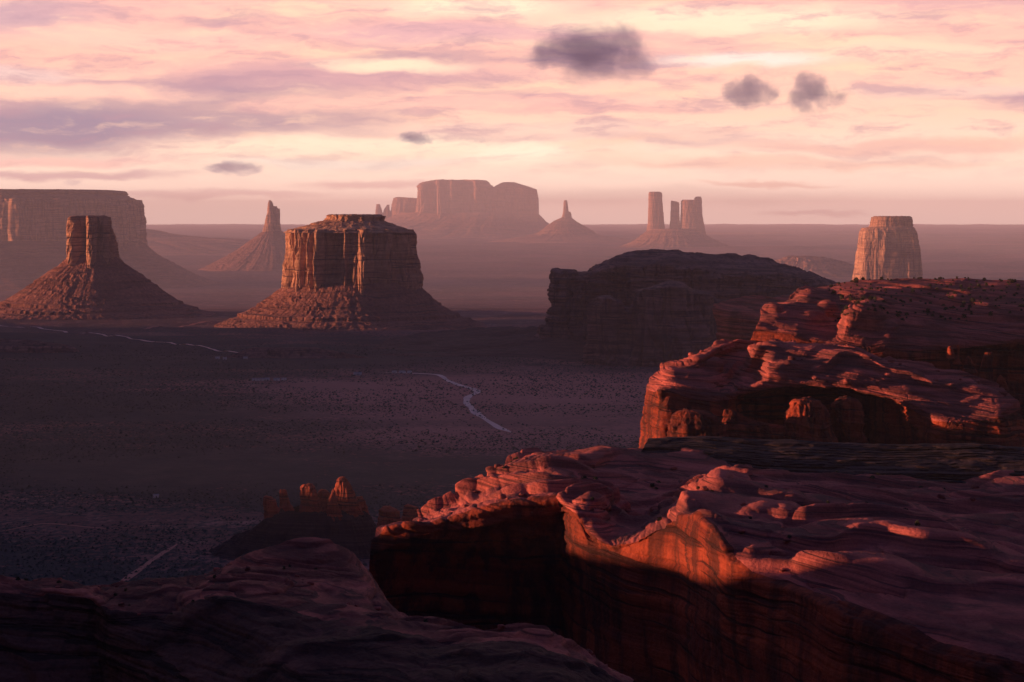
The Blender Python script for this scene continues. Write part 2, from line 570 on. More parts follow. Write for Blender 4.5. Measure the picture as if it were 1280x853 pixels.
def ribbon(name, pix, width, mat, lift=0.6, end_taper=True, kind='structure'):
    P = np.array([on_ground(a, b_) for a, b_ in pix])
    s = np.concatenate([[0], np.cumsum(np.linalg.norm(np.diff(P[:, :2], axis=0), axis=1))])
    n = max(40, int(s[-1] / 12))
    q = np.linspace(0, s[-1], n)
    C = pchip(s, P[:, :2], q)
    C[:, 0] += 2.0 * perlin(q / 60.0, 0.4, 0.2)
    T = np.gradient(C, axis=0)
    T /= np.linalg.norm(T, axis=1)[:, None]
    N = np.stack([-T[:, 1], T[:, 0]], -1)
    wv_ = width * (0.8 + 0.5 * perlin(q / 90.0, 3.3, 1.2))
    if end_taper:
        wv_ = wv_ * np.clip(np.minimum(q, s[-1] - q) / 60 + 0.3, 0, 1)
    V = []
    for k in (-1, -0.4, 0.4, 1):
        XY = C + N * (k * wv_ / 2)[:, None]
        V.append(np.column_stack([XY, ground_z(XY[:, 0], XY[:, 1]) + lift - 0.3 * abs(k)]))
    V = np.stack(V, 0)
    o = make_mesh(name, V, grid_faces(4, n, False), mat)
    o['kind'] = kind
    return o


ribbon('road', [(480, 466), (520, 467), (548, 469), (558, 475), (572, 481), (592, 487), (597, 490), (586, 496), (583, 501),
                (590, 511), (600, 520), (612, 528), (624, 535), (640, 541)], 14, M_ROAD)
ribbon('road', [(640, 541), (655, 549), (668, 556), (678, 562)], 4, M_TRACK)
ribbon('road', [(-20, 406), (60, 413), (130, 420), (180, 427), (215, 430), (262, 437), (320, 446)], 10, M_ROAD, lift=2.6)
ribbon('path', [(142, 738), (170, 716), (196, 697), (222, 680)], 7, M_TRACK)
ribbon('path', [(0, 665), (60, 655), (140, 661), (200, 657)], 4, M_TRACK)
ribbon('path', [(180, 412), (250, 404), (300, 402)], 18, M_TRACK, lift=1.0)


# ------------------------------------------------------------------ sweeps: buttes, spires, slopes
def sweep(levels, D, depth=0.8, n=2.6, nth=360, dz_px=1.2, col_amp=6.0, col_len=30.0, ledge=1.0, ledge_len=8.0,
          prof=None, top_noise=2.0, cap=True, seed=0.0, lump=0.0, base_z=None, yshift=0.0):
    """stack of rings between photo outlines. levels: (py, xL, xR) from the top down, all at distance D"""
    lv = np.array(sorted(levels), float)
    cnt = max(12, int((lv[-1, 0] - lv[0, 0]) / dz_px))
    pys = np.linspace(lv[0, 0], lv[-1, 0], cnt)
    xl = np.interp(pys, lv[:, 0], lv[:, 1])
    xr = np.interp(pys, lv[:, 0], lv[:, 2])
    PL, PR = pt(xl, pys, D), pt(xr, pys, D)
    cx = (PL[:, 0] + PR[:, 0]) / 2
    a = (PR[:, 0] - PL[:, 0]) / 2
    z = PL[:, 2]
    if base_z is not None:
        pass
    b_ = a * depth
    th = np.linspace(0, 2 * math.pi, nth, endpoint=False)
    ct, st = np.cos(th), np.sin(th)
    sx = np.sign(ct) * np.abs(ct) ** (2 / n)
    sy = np.sign(st) * np.abs(st) ** (2 / n)
    X = cx[:, None] + a[:, None] * sx
    Y = D + yshift + b_[:, None] * sy
    Z = np.repeat(z[:, None], nth, 1)
    rx, ry = ct * 1.0, st * 1.0
    L = col_len
    n1 = fbm(X / L + seed, Y / L, Z / (L * 7), 3)
    n2 = perlin(X / (L * 0.45) + seed, Y / (L * 0.45) + 3, Z / (L * 4))
    n3 = fbm(X / (L * 0.2), Y / (L * 0.2) + seed, Z / (L * 0.5), 2)
    crack = -np.clip(1 - np.abs(n2) / 0.16, 0, 1) ** 1.5
    d = col_amp * (0.9 * n1 + 0.55 * crack + 0.10 * n3)
    lz = Z + 3 * perlin(X / (L * 3), Y / (L * 3), 0.5)
    lg = fbm(0.3 + X * 0.004 / max(1, ledge_len / 8), Y * 0.004 / max(1, ledge_len / 8), lz / ledge_len, 3)
    d = d + ledge * lg
    if lump:
        d = d + lump * fbm(X / (L * 1.5) + seed, Y / (L * 1.5), Z / (L * 1.5), 3)
    if prof is not None:
        ppx = proj(np.stack([X, Y, Z], -1))[0]
        fr = smooth(0.15, -0.25, st)[None, :] * np.ones_like(X)
        for (c0, w0, amp) in prof:
            d = d + amp * np.exp(-((ppx - c0) / w0) ** 4) * fr
    lim = np.minimum(a, b_)[:, None] * 0.5
    d = np.clip(d, -lim, lim)
    X = X + d * rx
    Y = Y + d * ry
    P = np.stack([X, Y, Z], -1)
    if cap:
        rows = []
        for s_ in (0.0, 0.25, 0.5, 0.72, 0.88, 0.96):
            q = P[0].copy()
            c = q.mean(0)
            q[:, :2] = c[:2] + (q[:, :2] - c[:2]) * s_
            q[:, 2] += top_noise * (fbm(q[:, 0] / L, q[:, 1] / L, 1.0 + seed, 3) + 0.35 * (1 - s_))
            rows.append(q)
        P = np.concatenate([np.stack(rows), P], 0)
    return P


def sweep_obj(name, parent, mat, origin, *a, **k):
    P = sweep(*a, **k)
    return make_mesh(name, P, grid_faces(P.shape[0], P.shape[1], True), mat, parent, origin)


def merge_sweeps(name, parent, mat, origin, Ps):
    V, Fs, off = [], [], 0
    for P in Ps:
        V.append(P.reshape(-1, 3))
        Fs.append(grid_faces(P.shape[0], P.shape[1], True) + off)
        off += P.shape[0] * P.shape[1]
    return make_mesh(name, np.concatenate(V), np.concatenate(Fs), mat, parent, origin)


def gpy(px, D):
    """photo row of the ground at that distance"""
    p = pt(px, 400, D)
    return float(proj(np.array([p[0], D, float(ground_z(p[0], D))]))[1])


def talus(levels, D, depth=0.8, nth=520, rough=5.0, gully=10.0, steps=(), seed=0.0, n=2.1, sink=True, ledge_drop=4.0):
    """debris apron under a cliff: outlines from the top down, the last ring sinks under the ground"""
    lv = sorted(levels)
    gp_ = gpy((lv[-1][1] + lv[-1][2]) / 2, D)
    if gp_ > lv[-1][0] + 0.5:
        dy_ = gp_ + 1.0 - lv[-1][0]
        lv.append((gp_ + 1.0, lv[-1][1] - 9 * dy_, lv[-1][2] + 9 * dy_))
    lv = np.array(lv, float)
    cnt = 150
    tt = np.linspace(0, 1, cnt)
    pys = np.interp(tt, np.linspace(0, 1, len(lv)), lv[:, 0])
    xl = pchip(lv[:, 0], lv[:, 1], pys)
    xr = pchip(lv[:, 0], lv[:, 2], pys)
    PL, PR = pt(xl, pys, D), pt(xr, pys, D)
    cx = (PL[:, 0] + PR[:, 0]) / 2
    a = (PR[:, 0] - PL[:, 0]) / 2
    z = PL[:, 2]
    th = np.linspace(0, 2 * math.pi, nth, endpoint=False)
    ct, st = np.cos(th), np.sin(th)
    sx = np.sign(ct) * np.abs(ct) ** (2 / n)
    sy = np.sign(st) * np.abs(st) ** (2 / n)
    X = cx[:, None] + a[:, None] * sx
    Y = D + (a * depth)[:, None] * sy
    Z = np.repeat(z[:, None], nth, 1)
    H = z[0] - z[-1]
    k = 9.0
    f = np.clip((z[0] - Z) / H, 0, 1)
    g = fbm(ct[None, :] * k + seed, st[None, :] * k, f * 1.2, 3)
    g = g - 0.7 * np.clip(1 - np.abs(perlin(ct[None, :] * k * 1.7, st[None, :] * k * 1.7 + seed, f * 0.8)) / 0.2, 0, 1)
    Z = Z + gully * g * np.sin(np.pi * np.clip(f * 0.9 + 0.1, 0, 1)) * 0.8
    r1 = fbm(X / (rough * 5) + seed, Y / (rough * 5), Z / (rough * 5), 5, 0.6)
    patch = smooth(-0.25, 0.45, perlin(X / 70 + seed, Y / 70, Z / 70))
    zl = Z + 5 * perlin(X / 120, Y / 120, seed)
    lq = zl / 17.0
    shelf = (lq - np.floor(lq))
    hard = smooth(0.0, 0.35, perlin(np.floor(lq) * 0.77, ct[None, :] * 1.6 + seed, st[None, :] * 1.6))
    Z = Z + (rough * (0.35 + 0.9 * patch) * r1 + 4.0 * hard * (smooth(0.25, 0.95, shelf) - shelf)) * smooth(0, 0.08, f)
    X = X + rough * 0.8 * fbm(X / 30, Y / 30 + 9, Z / 30, 2) * smooth(0, .1, f)
    for (py, amp) in steps:
        zc = float(pt(640, py, D)[2]) + 4 * perlin(X / 160, Y / 160, seed)
        Z = Z + amp * np.clip(1 - np.abs(Z - zc) / (amp * 1.4), -1, 1) * np.sign(Z - zc) * 0.7 * (np.abs(Z - zc) < amp * 1.4)
    gz_ = ground_z(X, Y)
    edge = smooth(0.93, 1.0, f)
    Z = Z * (1 - edge) + (gz_ - 4) * edge
    return np.stack([X, Y, Z], -1)


def talus_obj(name, parent, mat, origin, *a, **k):
    P = talus(*a, **k)
    return make_mesh(name, P, grid_faces(P.shape[0], P.shape[1], True), mat, parent, origin)


def base_at(px, D):
    p = pt(px, 400, D)
    return (float(p[0]), float(D), float(ground_z(p[0], D)))



# --- the broad butte with the rubble skirt
D = 6000
og = base_at(440, D)
T = thing('butte', 'broad flat-topped butte with glowing left columns above a wide rubble skirt', 'butte', og)
sweep_obj('cliff', T, M_CLIFF, og,
          [(287, 361, 513), (292, 359, 517), (310, 358, 519), (340, 356, 522), (358, 354, 525), (372, 350, 527)],
          D, 0.75, 2.5, 1000, 0.7, 13, 34, 1.5, 8, seed=1.3, lump=5,
          prof=[(367, 2, -10), (374, 4, 9), (383, 2, -9), (388, 2, 8), (393, 1.5, -8), (398, 3, 12), (416, 12, -30), (431, 2, 12), (438, 3, -8), (443, 3, 10), (452, 5, 22), (470, 8, -12), (484, 4, 8), (497, 8, -10)])
sweep_obj('cap_rock', T, M_CLIFF, og,
          [(268.5, 410, 478), (271, 408, 482), (276, 405, 480), (277, 398, 482), (282, 382, 496), (287.5, 362, 512), (291, 355, 518)],
          D, 0.76, 2.4, 700, 0.35, 4.0, 22, 5.0, 6, top_noise=2, seed=4.0, lump=4)
talus_obj('talus_slope', T, M_TALUS, og,
          [(352, 362, 519), (362, 349, 530), (376, 330, 545), (390, 306, 566), (402, 280, 594), (414, 250, 640)],
          D, 0.8, 1100, 3.2, 3, steps=((394, 7), (381, 5)), seed=2.2)

# --- the mitten with the three-lobed tower
D = 6600
og = base_at(117, D)
T = thing('butte', 'narrow square-topped butte with glowing orange fins above a cone of rubble, before the big mesa', 'butte', og)
sweep_obj('cliff', T, M_CLIFF, og,
          [(270, 95, 132), (272, 92, 136), (290, 88, 140), (310, 86, 145), (328, 84, 149), (336, 82, 151)],
          D, 0.9, 2.3, 700, 0.7, 11, 26, 1.0, 8, seed=7.7, lump=3,
          prof=[(91, 4, 14), (102, 5, -22), (113, 4, 18), (126, 6, -20), (134, 2, 9), (138, 2, -8), (142, 2, 6)])
talus_obj('talus_slope', T, M_TALUS, og,
          [(318, 90, 144), (330, 76, 156), (345, 54, 178), (362, 30, 200), (378, 2, 225), (392, -40, 262), (400, -110, 310)],
          D, 0.8, 1000, 3.2, 3.5, steps=((352, 5), (379, 6), (386, 5)), seed=5.5)

# --- the big mesa at the left edge
D = 19000
og = base_at(0, D)
T = thing('mesa', 'huge long flat mesa cut by the left edge of the photo, hazy purple cliffs', 'mesa', og)
sweep_obj('cliff', T, M_CLIFF, og,
          [(250, -420, 168), (258, -422, 171), (280, -424, 173), (300, -426, 175), (312, -428, 176)],
          D, 0.45, 4.0, 1300, 0.8, 38, 130, 6, 30, seed=3.1, lump=14, prof=[(20, 9, 40), (60, 8, -40), (150, 6, 30), (-10, 8, -40), (164, 4, -24)])
sweep_obj('cap_rock', T, M_FAR, og,
          [(238.5, -400, 148), (242, -404, 153), (244, -405, 151), (250, -415, 164), (254, -421, 169)],
          D, 0.44, 4.0, 800, 0.4, 10, 90, 14, 16, seed=2.0, top_noise=4)
talus_obj('talus_slope', T, M_TALUS, og,
          [(300, -440, 172), (311, -450, 181), (322, -470, 194), (336, -500, 220), (350, -540, 250), (364, -600, 300)],
          D, 0.55, 700, 7, 14, steps=((312, 8), (330, 7)), seed=8.0, n=3.0)

# --- slender spire behind, left of the broad butte
D = 24000
og = base_at(338, D)
T = thing('rock_spire', 'slender jagged spire on a scree cone between big mesa and broad butte', 'rock spire', og)
merge_sweeps('cliff', T, M_CLIFF, og, [
    sweep([(250.5, 336, 338.5), (254, 335, 341), (266, 334, 344), (280, 331, 350), (294, 327, 352)], D, 0.8, 2.4, 260, 0.5, 5, 22, 1, 8, seed=1.1),
    sweep([(258, 342, 346), (261, 341, 347), (280, 338, 350), (294, 334, 352)], D, 0.8, 2.4, 220, 0.5, 4, 20, 1, 8, seed=6.1),
    sweep([(261, 346.5, 349.6), (264, 345, 350), (280, 341, 350), (294, 336, 352)], D, 0.8, 2.4, 200, 0.5, 3, 20, 1, 8, seed=9.1)])
talus_obj('talus_slope', T, M_TALUS, og,
          [(288, 331, 351), (298, 317, 364), (312, 297, 388), (328, 268, 418), (342, 236, 450), (352, 190, 500)],
          D, 0.8, 500, 7, 12, steps=((322, 7),), seed=1.5)

# --- far big mesa with stepped outline
D = 45000
og = base_at(590, D)
T = thing('mesa', 'distant pale mesa with a stepped skyline, orange patches glowing on its middle wall', 'mesa', og)
merge_sweeps('cliff', T, M_FAR, og, [
    sweep([(225.5, 538, 607), (228, 534, 611), (236, 524, 618), (250, 521, 622), (270, 519, 628), (284, 512, 640)], D, 0.7, 3.0, 600, 0.5, 40, 170, 10, 50, seed=.7, top_noise=14,
          prof=[(530, 5, 140), (541, 4, -110), (551, 4, 140), (559, 3, -90), (565, 3, 110), (578, 7, -120), (594, 4, 100), (606, 6, -70)]),
    sweep([(228, 629, 643), (229, 626, 646), (234, 617, 662), (237, 612, 671), (250, 606, 673), (284, 600, 674)], D - 300, 0.6, 3.0, 500, 0.5, 18, 80, 4, 25, seed=2.7, top_noise=4),
    sweep([(246.5, 495, 500), (248, 492, 522), (256, 490, 528), (284, 486, 540)], D + 100, 0.7, 2.8, 300, 0.5, 16, 70, 3, 20, seed=3.7),
    sweep([(256, 484, 486.5), (262, 480, 487), (284, 474, 496)], D, 0.7, 2.4, 160, 0.5, 8, 50, 2, 20, seed=4.7),
    sweep([(255.5, 470.5, 475), (258, 470, 476), (284, 468, 484)], D, 0.7, 2.4, 160, 0.5, 6, 50, 2, 20, seed=5.7)])
talus_obj('talus_slope', T, M_FAR, og,
          [(266, 500, 672), (276, 476, 681), (284, 440, 692), (292, 400, 712), (298, 340, 740), (306, 260, 800)],
          D, 0.5, 500, 14, 26, steps=((286, 14),), seed=4.4, n=2.4)

# --- small thumb spire right of it
D = 40000
og = base_at(708, D)
T = thing('rock_spire', 'tiny thumb-like spire on a low mound just right of the distant pale mesa', 'rock spire', og)
merge_sweeps('cliff', T, M_FAR, og, [
    sweep([(250.5, 705.3, 708.5), (253, 704.8, 709.2), (265, 704, 711), (280, 700, 714)], D, 0.8, 2.4, 200, 0.4, 7, 40, 2, 15, seed=1.9),
    sweep([(265, 709, 713), (267, 708, 714), (282, 704, 716)], D, 0.8, 2.4, 160, 0.4, 5, 35, 2, 15, seed=2.9)])
talus_obj('talus_slope', T, M_FAR, og,
          [(272, 702, 714), (278, 690, 722), (284, 682, 732), (290, 674, 742), (293, 668, 746), (304, 600, 840)],
          D, 0.8, 400, 9, 16, steps=((283, 9), (291, 8)), seed=3.4)

# --- the trio of towers
D = 35000
og = base_at(845, D)
tal = [(286, 812, 876), (293, 803, 881), (300, 794, 894), (308, 776, 912), (314, 750, 930), (322, 690, 990)]
T = thing('rock_tower', 'tallest leftmost straight-sided tower of the cluster of three on one scree mound', 'rock tower', og)
sweep_obj('cliff', T, M_FAR, og, [(240, 812, 825), (241.5, 811, 827), (260, 810.5, 828.5), (280, 810, 830), (297, 807, 833)], D, 0.9, 2.6, 300, 0.5, 8, 40, 2, 15, seed=1.0, top_noise=4)
talus_obj('talus_slope', T, M_FAR, og, tal, D, 0.6, 500, 9, 18, steps=((302, 8),), seed=6.4)
og2 = base_at(843, D)
T2 = thing('rock_tower', 'thin needle-like middle tower of the cluster of three, close beside the wide one', 'rock tower', og2)
sweep_obj('cliff', T2, M_FAR, og2, [(251, 839.5, 841), (253, 838.6, 848.5), (256, 838.5, 849), (275, 838, 849.5), (298, 835, 852)], D, 0.8, 2.5, 240, 0.5, 5, 32, 1.5, 15, seed=3.0, top_noise=3)
og3 = base_at(865, D)
T3 = thing('rock_tower', 'widest tower of the cluster of three, at its right end, top rising to the right', 'rock tower', og3)
merge_sweeps('cliff', T3, M_FAR, og3, [
    sweep([(250, 853, 874), (252, 851.5, 875), (270, 851, 877), (286, 850, 880), (300, 846, 884)], D, 0.8, 2.8, 340, 0.5, 8, 38, 2, 15, seed=5.0, top_noise=3),
    sweep([(246, 870, 876), (248, 868, 877), (270, 866, 878), (300, 860, 884)], D, 0.6, 2.6, 240, 0.5, 6, 34, 2, 15, seed=6.0, top_noise=3)])

# --- butte above the right-hand ridge
D = 14000
og = base_at(1108, D)
T = thing('butte', 'solitary tall block-shaped butte with a capped top rising behind the right-hand slickrock ridge', 'butte', og)
sweep_obj('cliff', T, M_CLIFF, og,
          [(285, 1080, 1141), (290, 1077, 1143), (310, 1074, 1147), (335, 1071, 1149), (356, 1067, 1151), (380, 1060, 1156)],
          D, 0.85, 4.5, 700, 0.7, 9.0, 44, 1.5, 14, seed=4.3, lump=2, prof=[(1080, 5, 10), (1090, 6, -8), (1112, 8, 5), (1128, 6, -6)])
sweep_obj('cap_rock', T, M_CLIFF, og,
          [(270.5, 1093, 1137), (272, 1090, 1139), (280, 1088, 1140), (283, 1088, 1140), (286, 1079, 1142)],
          D, 0.85, 2.8, 460, 0.4, 4.0, 26, 4, 6, seed=6.3)
talus_obj('talus_slope', T, M_TALUS, og,
          [(352, 1068, 1150), (362, 1055, 1160), (372, 1035, 1180), (376, 980, 1240)], D, 0.8, 400, 5, 9, seed=7.3)

# --- low far plateaus
for (D_, lab, lev, sd_) in [
        (32000, 'low hazy plateau behind, stepping down rightward from the big left mesa', [(286, 150, 181), (290, 130, 205), (292, 100, 212), (297, 60, 250), (301, 20, 320), (312, -40, 420)], 1.0),
        (22000, 'low hazy hill peeping out behind the dark shadowed mesa on its right', [(320, 985, 1012), (324, 975, 1040), (330, 960, 1062), (338, 940, 1082), (346, 920, 1110), (354, 880, 1150)], 2.0),
        (50000, 'faint long low plateau in the haze right of the three towers', [(291, 890, 985), (293, 870, 1000), (297, 850, 1030), (302, 800, 1080)], 3.0)]:
    cxp = (lev[0][1] + lev[0][2]) / 2
    og = base_at(cxp, D_)
    P = talus(lev, D_, 0.5, 360, 9, 16, seed=sd_)
    top = P[0]
    rows = np.stack([top.mean(0) + (top - top.mean(0)) * s_ for s_ in (0.0, 0.4, 0.8)])
    P = np.concatenate([rows, P], 0)
    o = make_mesh('plateau', P, grid_faces(P.shape[0], P.shape[1], True), M_FAR, None, og)
    tag(o, lab, 'plateau')


# ------------------------------------------------------------------ lofts: ridges and shadowed mesas
def loft(curves, nu, nvs, bias=None):
    """surface through polylines of (px, py, distance), listed from the foot to the crest"""
    u = np.linspace(0, 1, nu)
    rows = []
    for c in curves:
        c = np.array(c, float)
        xs = c[0, 0] + (c[-1, 0] - c[0, 0]) * u
        yd = pchip(c[:, 0], c[:, 1:], xs)
        rows.append(pt(xs, yd[:, 0], yd[:, 1]))
    C = np.stack(rows)                        # curves x nu x 3
    v = np.concatenate([np.linspace(i, i + 1, n, endpoint=False) for i, n in enumerate(nvs)] + [[len(curves) - 1]])
    P = pchip(np.arange(len(curves)), C.reshape(len(curves), -1), v).reshape(len(v), nu, 3)
    return P, v


def bumps(P, N, items):
    """rounded swellings at photo places: (px, py, rx, ry, metres)"""
    qx, qy = proj(P)
    d = np.zeros(P.shape[:2])
    for (x, y, rx, ry, amp) in items:
        d += 0.5 * amp * np.exp(-(((qx - x) / rx) ** 2 + ((qy - y) / ry) ** 2) ** 1.5)
    return P + N * d[..., None]


def ridges(P, N, items):
    """long swellings: (x0,y0,x1,y1,width px, metres)"""
    qx, qy = proj(P)
    d = np.zeros(P.shape[:2])
    for (x0, y0, x1, y1, wd, amp) in items:
        ex, ey = x1 - x0, y1 - y0
        tt = np.clip(((qx - x0) * ex + (qy - y0) * ey) / (ex * ex + ey * ey), 0, 1)
        dist = np.hypot(qx - x0 - tt * ex, qy - y0 - tt * ey)
        d += 0.4 * amp * np.exp(-(dist / wd) ** 2)
    return P + N * d[..., None]


def slick(P, big=(40, 3.0), mid=(12, 1.0), beds=(2.6, 0.55), warp=(45, 8.0), tilt=(0.10, 0.03), fine=0.12, seed=0.0, fade=None, fold=None):
    """weathering: humps, then ledges along warped beds"""
    N = grid_normals(P)
    N = np.where((N[..., 2:3] < -0.3), -N, N)
    X, Y, Z = P[..., 0], P[..., 1], P[..., 2]
    d = big[1] * fbm(X / big[0] + seed, Y / (big[0] * 1.3), Z / big[0], 3)
    d2 = fbm(X / mid[0] + seed, Y / (mid[0] * 1.4), Z / (mid[0] * 0.6), 3)
    d = d + mid[1] * d2
    zz = Z + warp[1] * fbm(X / warp[0] + 3 + seed, Y / warp[0], Z / (warp[0] * 2), 3) + tilt[0] * X + tilt[1] * Y
    def bed(th, k):
        q = zz / th + 0.7 * perlin(X * 0.012 + k, Y * 0.012, zz * 0.02)
        fl = np.floor(q)
        f = q - fl
        am = 0.65 + 0.55 * perlin(fl * 0.731 + k, X * 0.010, Y * 0.010) + 0.25 * perlin(X * 0.02, Y * 0.02 + k, fl * 0.9)
        return (1 - np.abs(2 * f - 1) ** 7) * np.clip(am, 0, 1.4)
    led = bed(beds[0] * 2.3, 1.3) * 1.25 + bed(beds[0], 5.7) * 0.75 + bed(beds[0] * 0.37, 9.1) * 0.3 - 1.0
    d = d + beds[1] * led
    jt = perlin(X / (mid[0] * 1.7) + 0.4 * perlin(X / 9, Y / 9, 2.2), Y / (mid[0] * 3.0), 4.4 + seed)
    jt2 = perlin(X / (mid[0] * 3.2), Y / (mid[0] * 1.2) + 0.4 * perlin(X / 7, Y / 7, 8.2), 1.4 + seed)
    d = d - beds[1] * 0.25 * (np.clip(1 - np.abs(jt) / 0.045, 0, 1) + 0.8 * np.clip(1 - np.abs(jt2) / 0.04, 0, 1))
    d = d + fine * fbm(X / 1.8, Y / 1.8, Z / 1.2, 2)
    if fold is not None:
        am_, lx, ly = fold
        q = Y / ly + 1.3 * perlin(X / lx, Y / (ly * 4), 3.1 + seed) + 0.35 * perlin(X / (lx * 0.3), Y / (ly * 2), 7.1 + seed)
        fr = q - np.floor(q)
        k_ = np.clip(0.55 + 1.2 * perlin(X / lx, np.floor(q) * 0.83, 1.9 + seed), 0, 1.2)
        flat_ = smooth(0.45, 0.8, np.abs(N[..., 2]))
        d = d + am_ * k_ * flat_ * (smooth(0.0, 0.16, fr) * 1.0 - fr ** 0.8 + 0.12 * np.sin(fr * np.pi))
    if fade is not None:
        d = d * fade
    return P + N * d[..., None]


def skirt(P, back=(0.10, 40), left=True, right=False, floor=-15.0):
    """closes the far side of a ridge so that it is solid from other viewpoints"""
    camp = np.array([0, 0, CAMZ])
    last = P[-1]
    rows = [P]
    for k, dzv in ((0.03, 10), (0.08, 45), (0.15, 160)):
        q = camp + (last - camp) * (1 + k)
        q[:, 2] = np.maximum(last[:, 2] - dzv - np.abs(camp[2] - last[:, 2]) * k, floor)
        rows.append(q[None])
    P = np.concatenate(rows, 0)
    if left:
        c0 = P[:, 0]
        cols = []
        for k, s_, dzv in ((0.20, 30, 120), (0.11, 12, 40), (0.04, 3, 8)):
            q = camp + (c0 - camp) * (1 + k)
            q[:, 0] += s_
            q[:, 2] = np.maximum(q[:, 2] - dzv, floor)
            cols.append(q[:, None])
        P = np.concatenate(cols + [P], 1)
    if right:
        c0 = P[:, -1]
        cols = []
        for k, s_, dzv in ((0.04, -3, 8), (0.11, -12, 40), (0.20, -30, 120)):
            q = camp + (c0 - camp) * (1 + k)
            q[:, 0] += s_
            q[:, 2] = np.maximum(q[:, 2] - dzv, floor)
            cols.append(q[:, None])
        P = np.concatenate([P] + cols, 1)
    return P


def put_grid(name, P, mat, parent, og, rows=None):
    nv, nu = P.shape[:2]
    Fq = grid_faces(nv, nu, False)
    if rows is not None:
        r = np.arange(len(Fq)) // (nu - 1)
        Fq = Fq[(r >= rows[0]) & (r < rows[1])]
        used = np.unique(Fq)
        mp = np.full(nv * nu, -1)
        mp[used] = np.arange(len(used))
        return make_mesh(name, P.reshape(-1, 3)[used], mp[Fq], mat, parent, og)
    return make_mesh(name, P, Fq, mat, parent, og)


def cliffy(P, amp, L, seed=0.0, ledge=1.0, ledge_len=8.0):
    N = grid_normals(P)
    X, Y, Z = P[..., 0], P[..., 1], P[..., 2]
    n1 = fbm(X / L + seed, Y / L, Z / (L * 7), 3)
    n2 = perlin(X / (L * .45) + seed, Y / (L * .45) + 3, Z / (L * 4))
    d = amp * (n1 - 0.6 * np.clip(1 - np.abs(n2) / .16, 0, 1) ** 1.5)
    d = d + ledge * fbm(X * 0.004, Y * 0.004, (Z + 3 * perlin(X / (L * 3), Y / (L * 3), .5)) / ledge_len, 3)
    steep = smooth(0.85, 0.45, np.abs(N[..., 2]))
    return P + N * (d * (0.06 + 0.94 * steep))[..., None]


# --- the long dark mesa in shadow
og = base_at(860, 4700)
T = thing('mesa', 'long dark mesa wholly in blue shadow in the middle distance, rounded top', 'mesa', og)
P, v = loft([
    [(664, 425, 4780), (700, 440, 4680), (760, 448, 4640), (850, 452, 4600), (950, 455, 4640), (1080, 455, 4700)],
    [(676, 408, 4785), (700, 408, 4730), (760, 408, 4700), (850, 408, 4670), (950, 410, 4690), (1074, 405, 4740)],
    [(692, 372, 4790), (700, 348, 4760), (716, 346, 4755), (724, 350, 4745), (745, 342, 4725), (775, 334, 4705), (850, 338, 4690), (900, 342, 4700), (950, 346, 4710), (1005, 353, 4730), (1066, 366, 4770)],
    [(694, 362, 4800), (700, 342, 4775), (706, 339, 4775), (716, 340, 4775), (724, 345, 4765), (745, 338, 4750), (775, 328, 4740), (850, 331, 4730), (900, 334, 4740), (950, 338, 4750), (1005, 347, 4760), (1062, 360, 4790)],
    [(696, 352, 4830), (702, 339, 4830), (709, 336.5, 4830), (716, 338, 4830), (722, 343, 4830), (738, 337, 4835), (756, 325, 4870), (775, 318, 4900), (800, 315, 4920), (860, 317, 4950), (900, 316, 4960), (940, 321, 4960), (985, 331, 4950), (1020, 343, 4930), (1048, 352, 4880), (1056, 358, 4840)]],
    800, [30, 70, 30, 30])
P = cliffy(P, 30, 75, 2.0, 6, 12)
P = slick(P, (160, 8), (50, 4), (9, 5), (200, 6), tilt=(0.0, 0.0), seed=3.0, fine=0.8)
P = skirt(P, right=True)
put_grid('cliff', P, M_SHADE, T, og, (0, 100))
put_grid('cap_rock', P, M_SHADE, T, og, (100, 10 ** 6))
# its apron, near-black rock colour standing in for shade
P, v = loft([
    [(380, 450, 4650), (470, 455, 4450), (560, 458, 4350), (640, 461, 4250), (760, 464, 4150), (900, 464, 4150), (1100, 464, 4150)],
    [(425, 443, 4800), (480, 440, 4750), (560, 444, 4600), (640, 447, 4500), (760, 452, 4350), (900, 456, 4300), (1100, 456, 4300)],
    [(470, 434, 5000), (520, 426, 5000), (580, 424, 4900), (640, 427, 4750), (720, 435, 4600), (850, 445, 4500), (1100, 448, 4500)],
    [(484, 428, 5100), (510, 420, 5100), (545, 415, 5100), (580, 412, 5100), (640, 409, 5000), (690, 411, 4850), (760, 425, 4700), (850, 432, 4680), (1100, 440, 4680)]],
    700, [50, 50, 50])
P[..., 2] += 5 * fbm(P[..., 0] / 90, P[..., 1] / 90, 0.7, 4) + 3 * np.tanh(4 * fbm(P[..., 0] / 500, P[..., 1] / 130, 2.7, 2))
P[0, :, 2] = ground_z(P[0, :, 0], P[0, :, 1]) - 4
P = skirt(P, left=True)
put_grid('talus_slope', P, M_BED_SHADE, T, og)

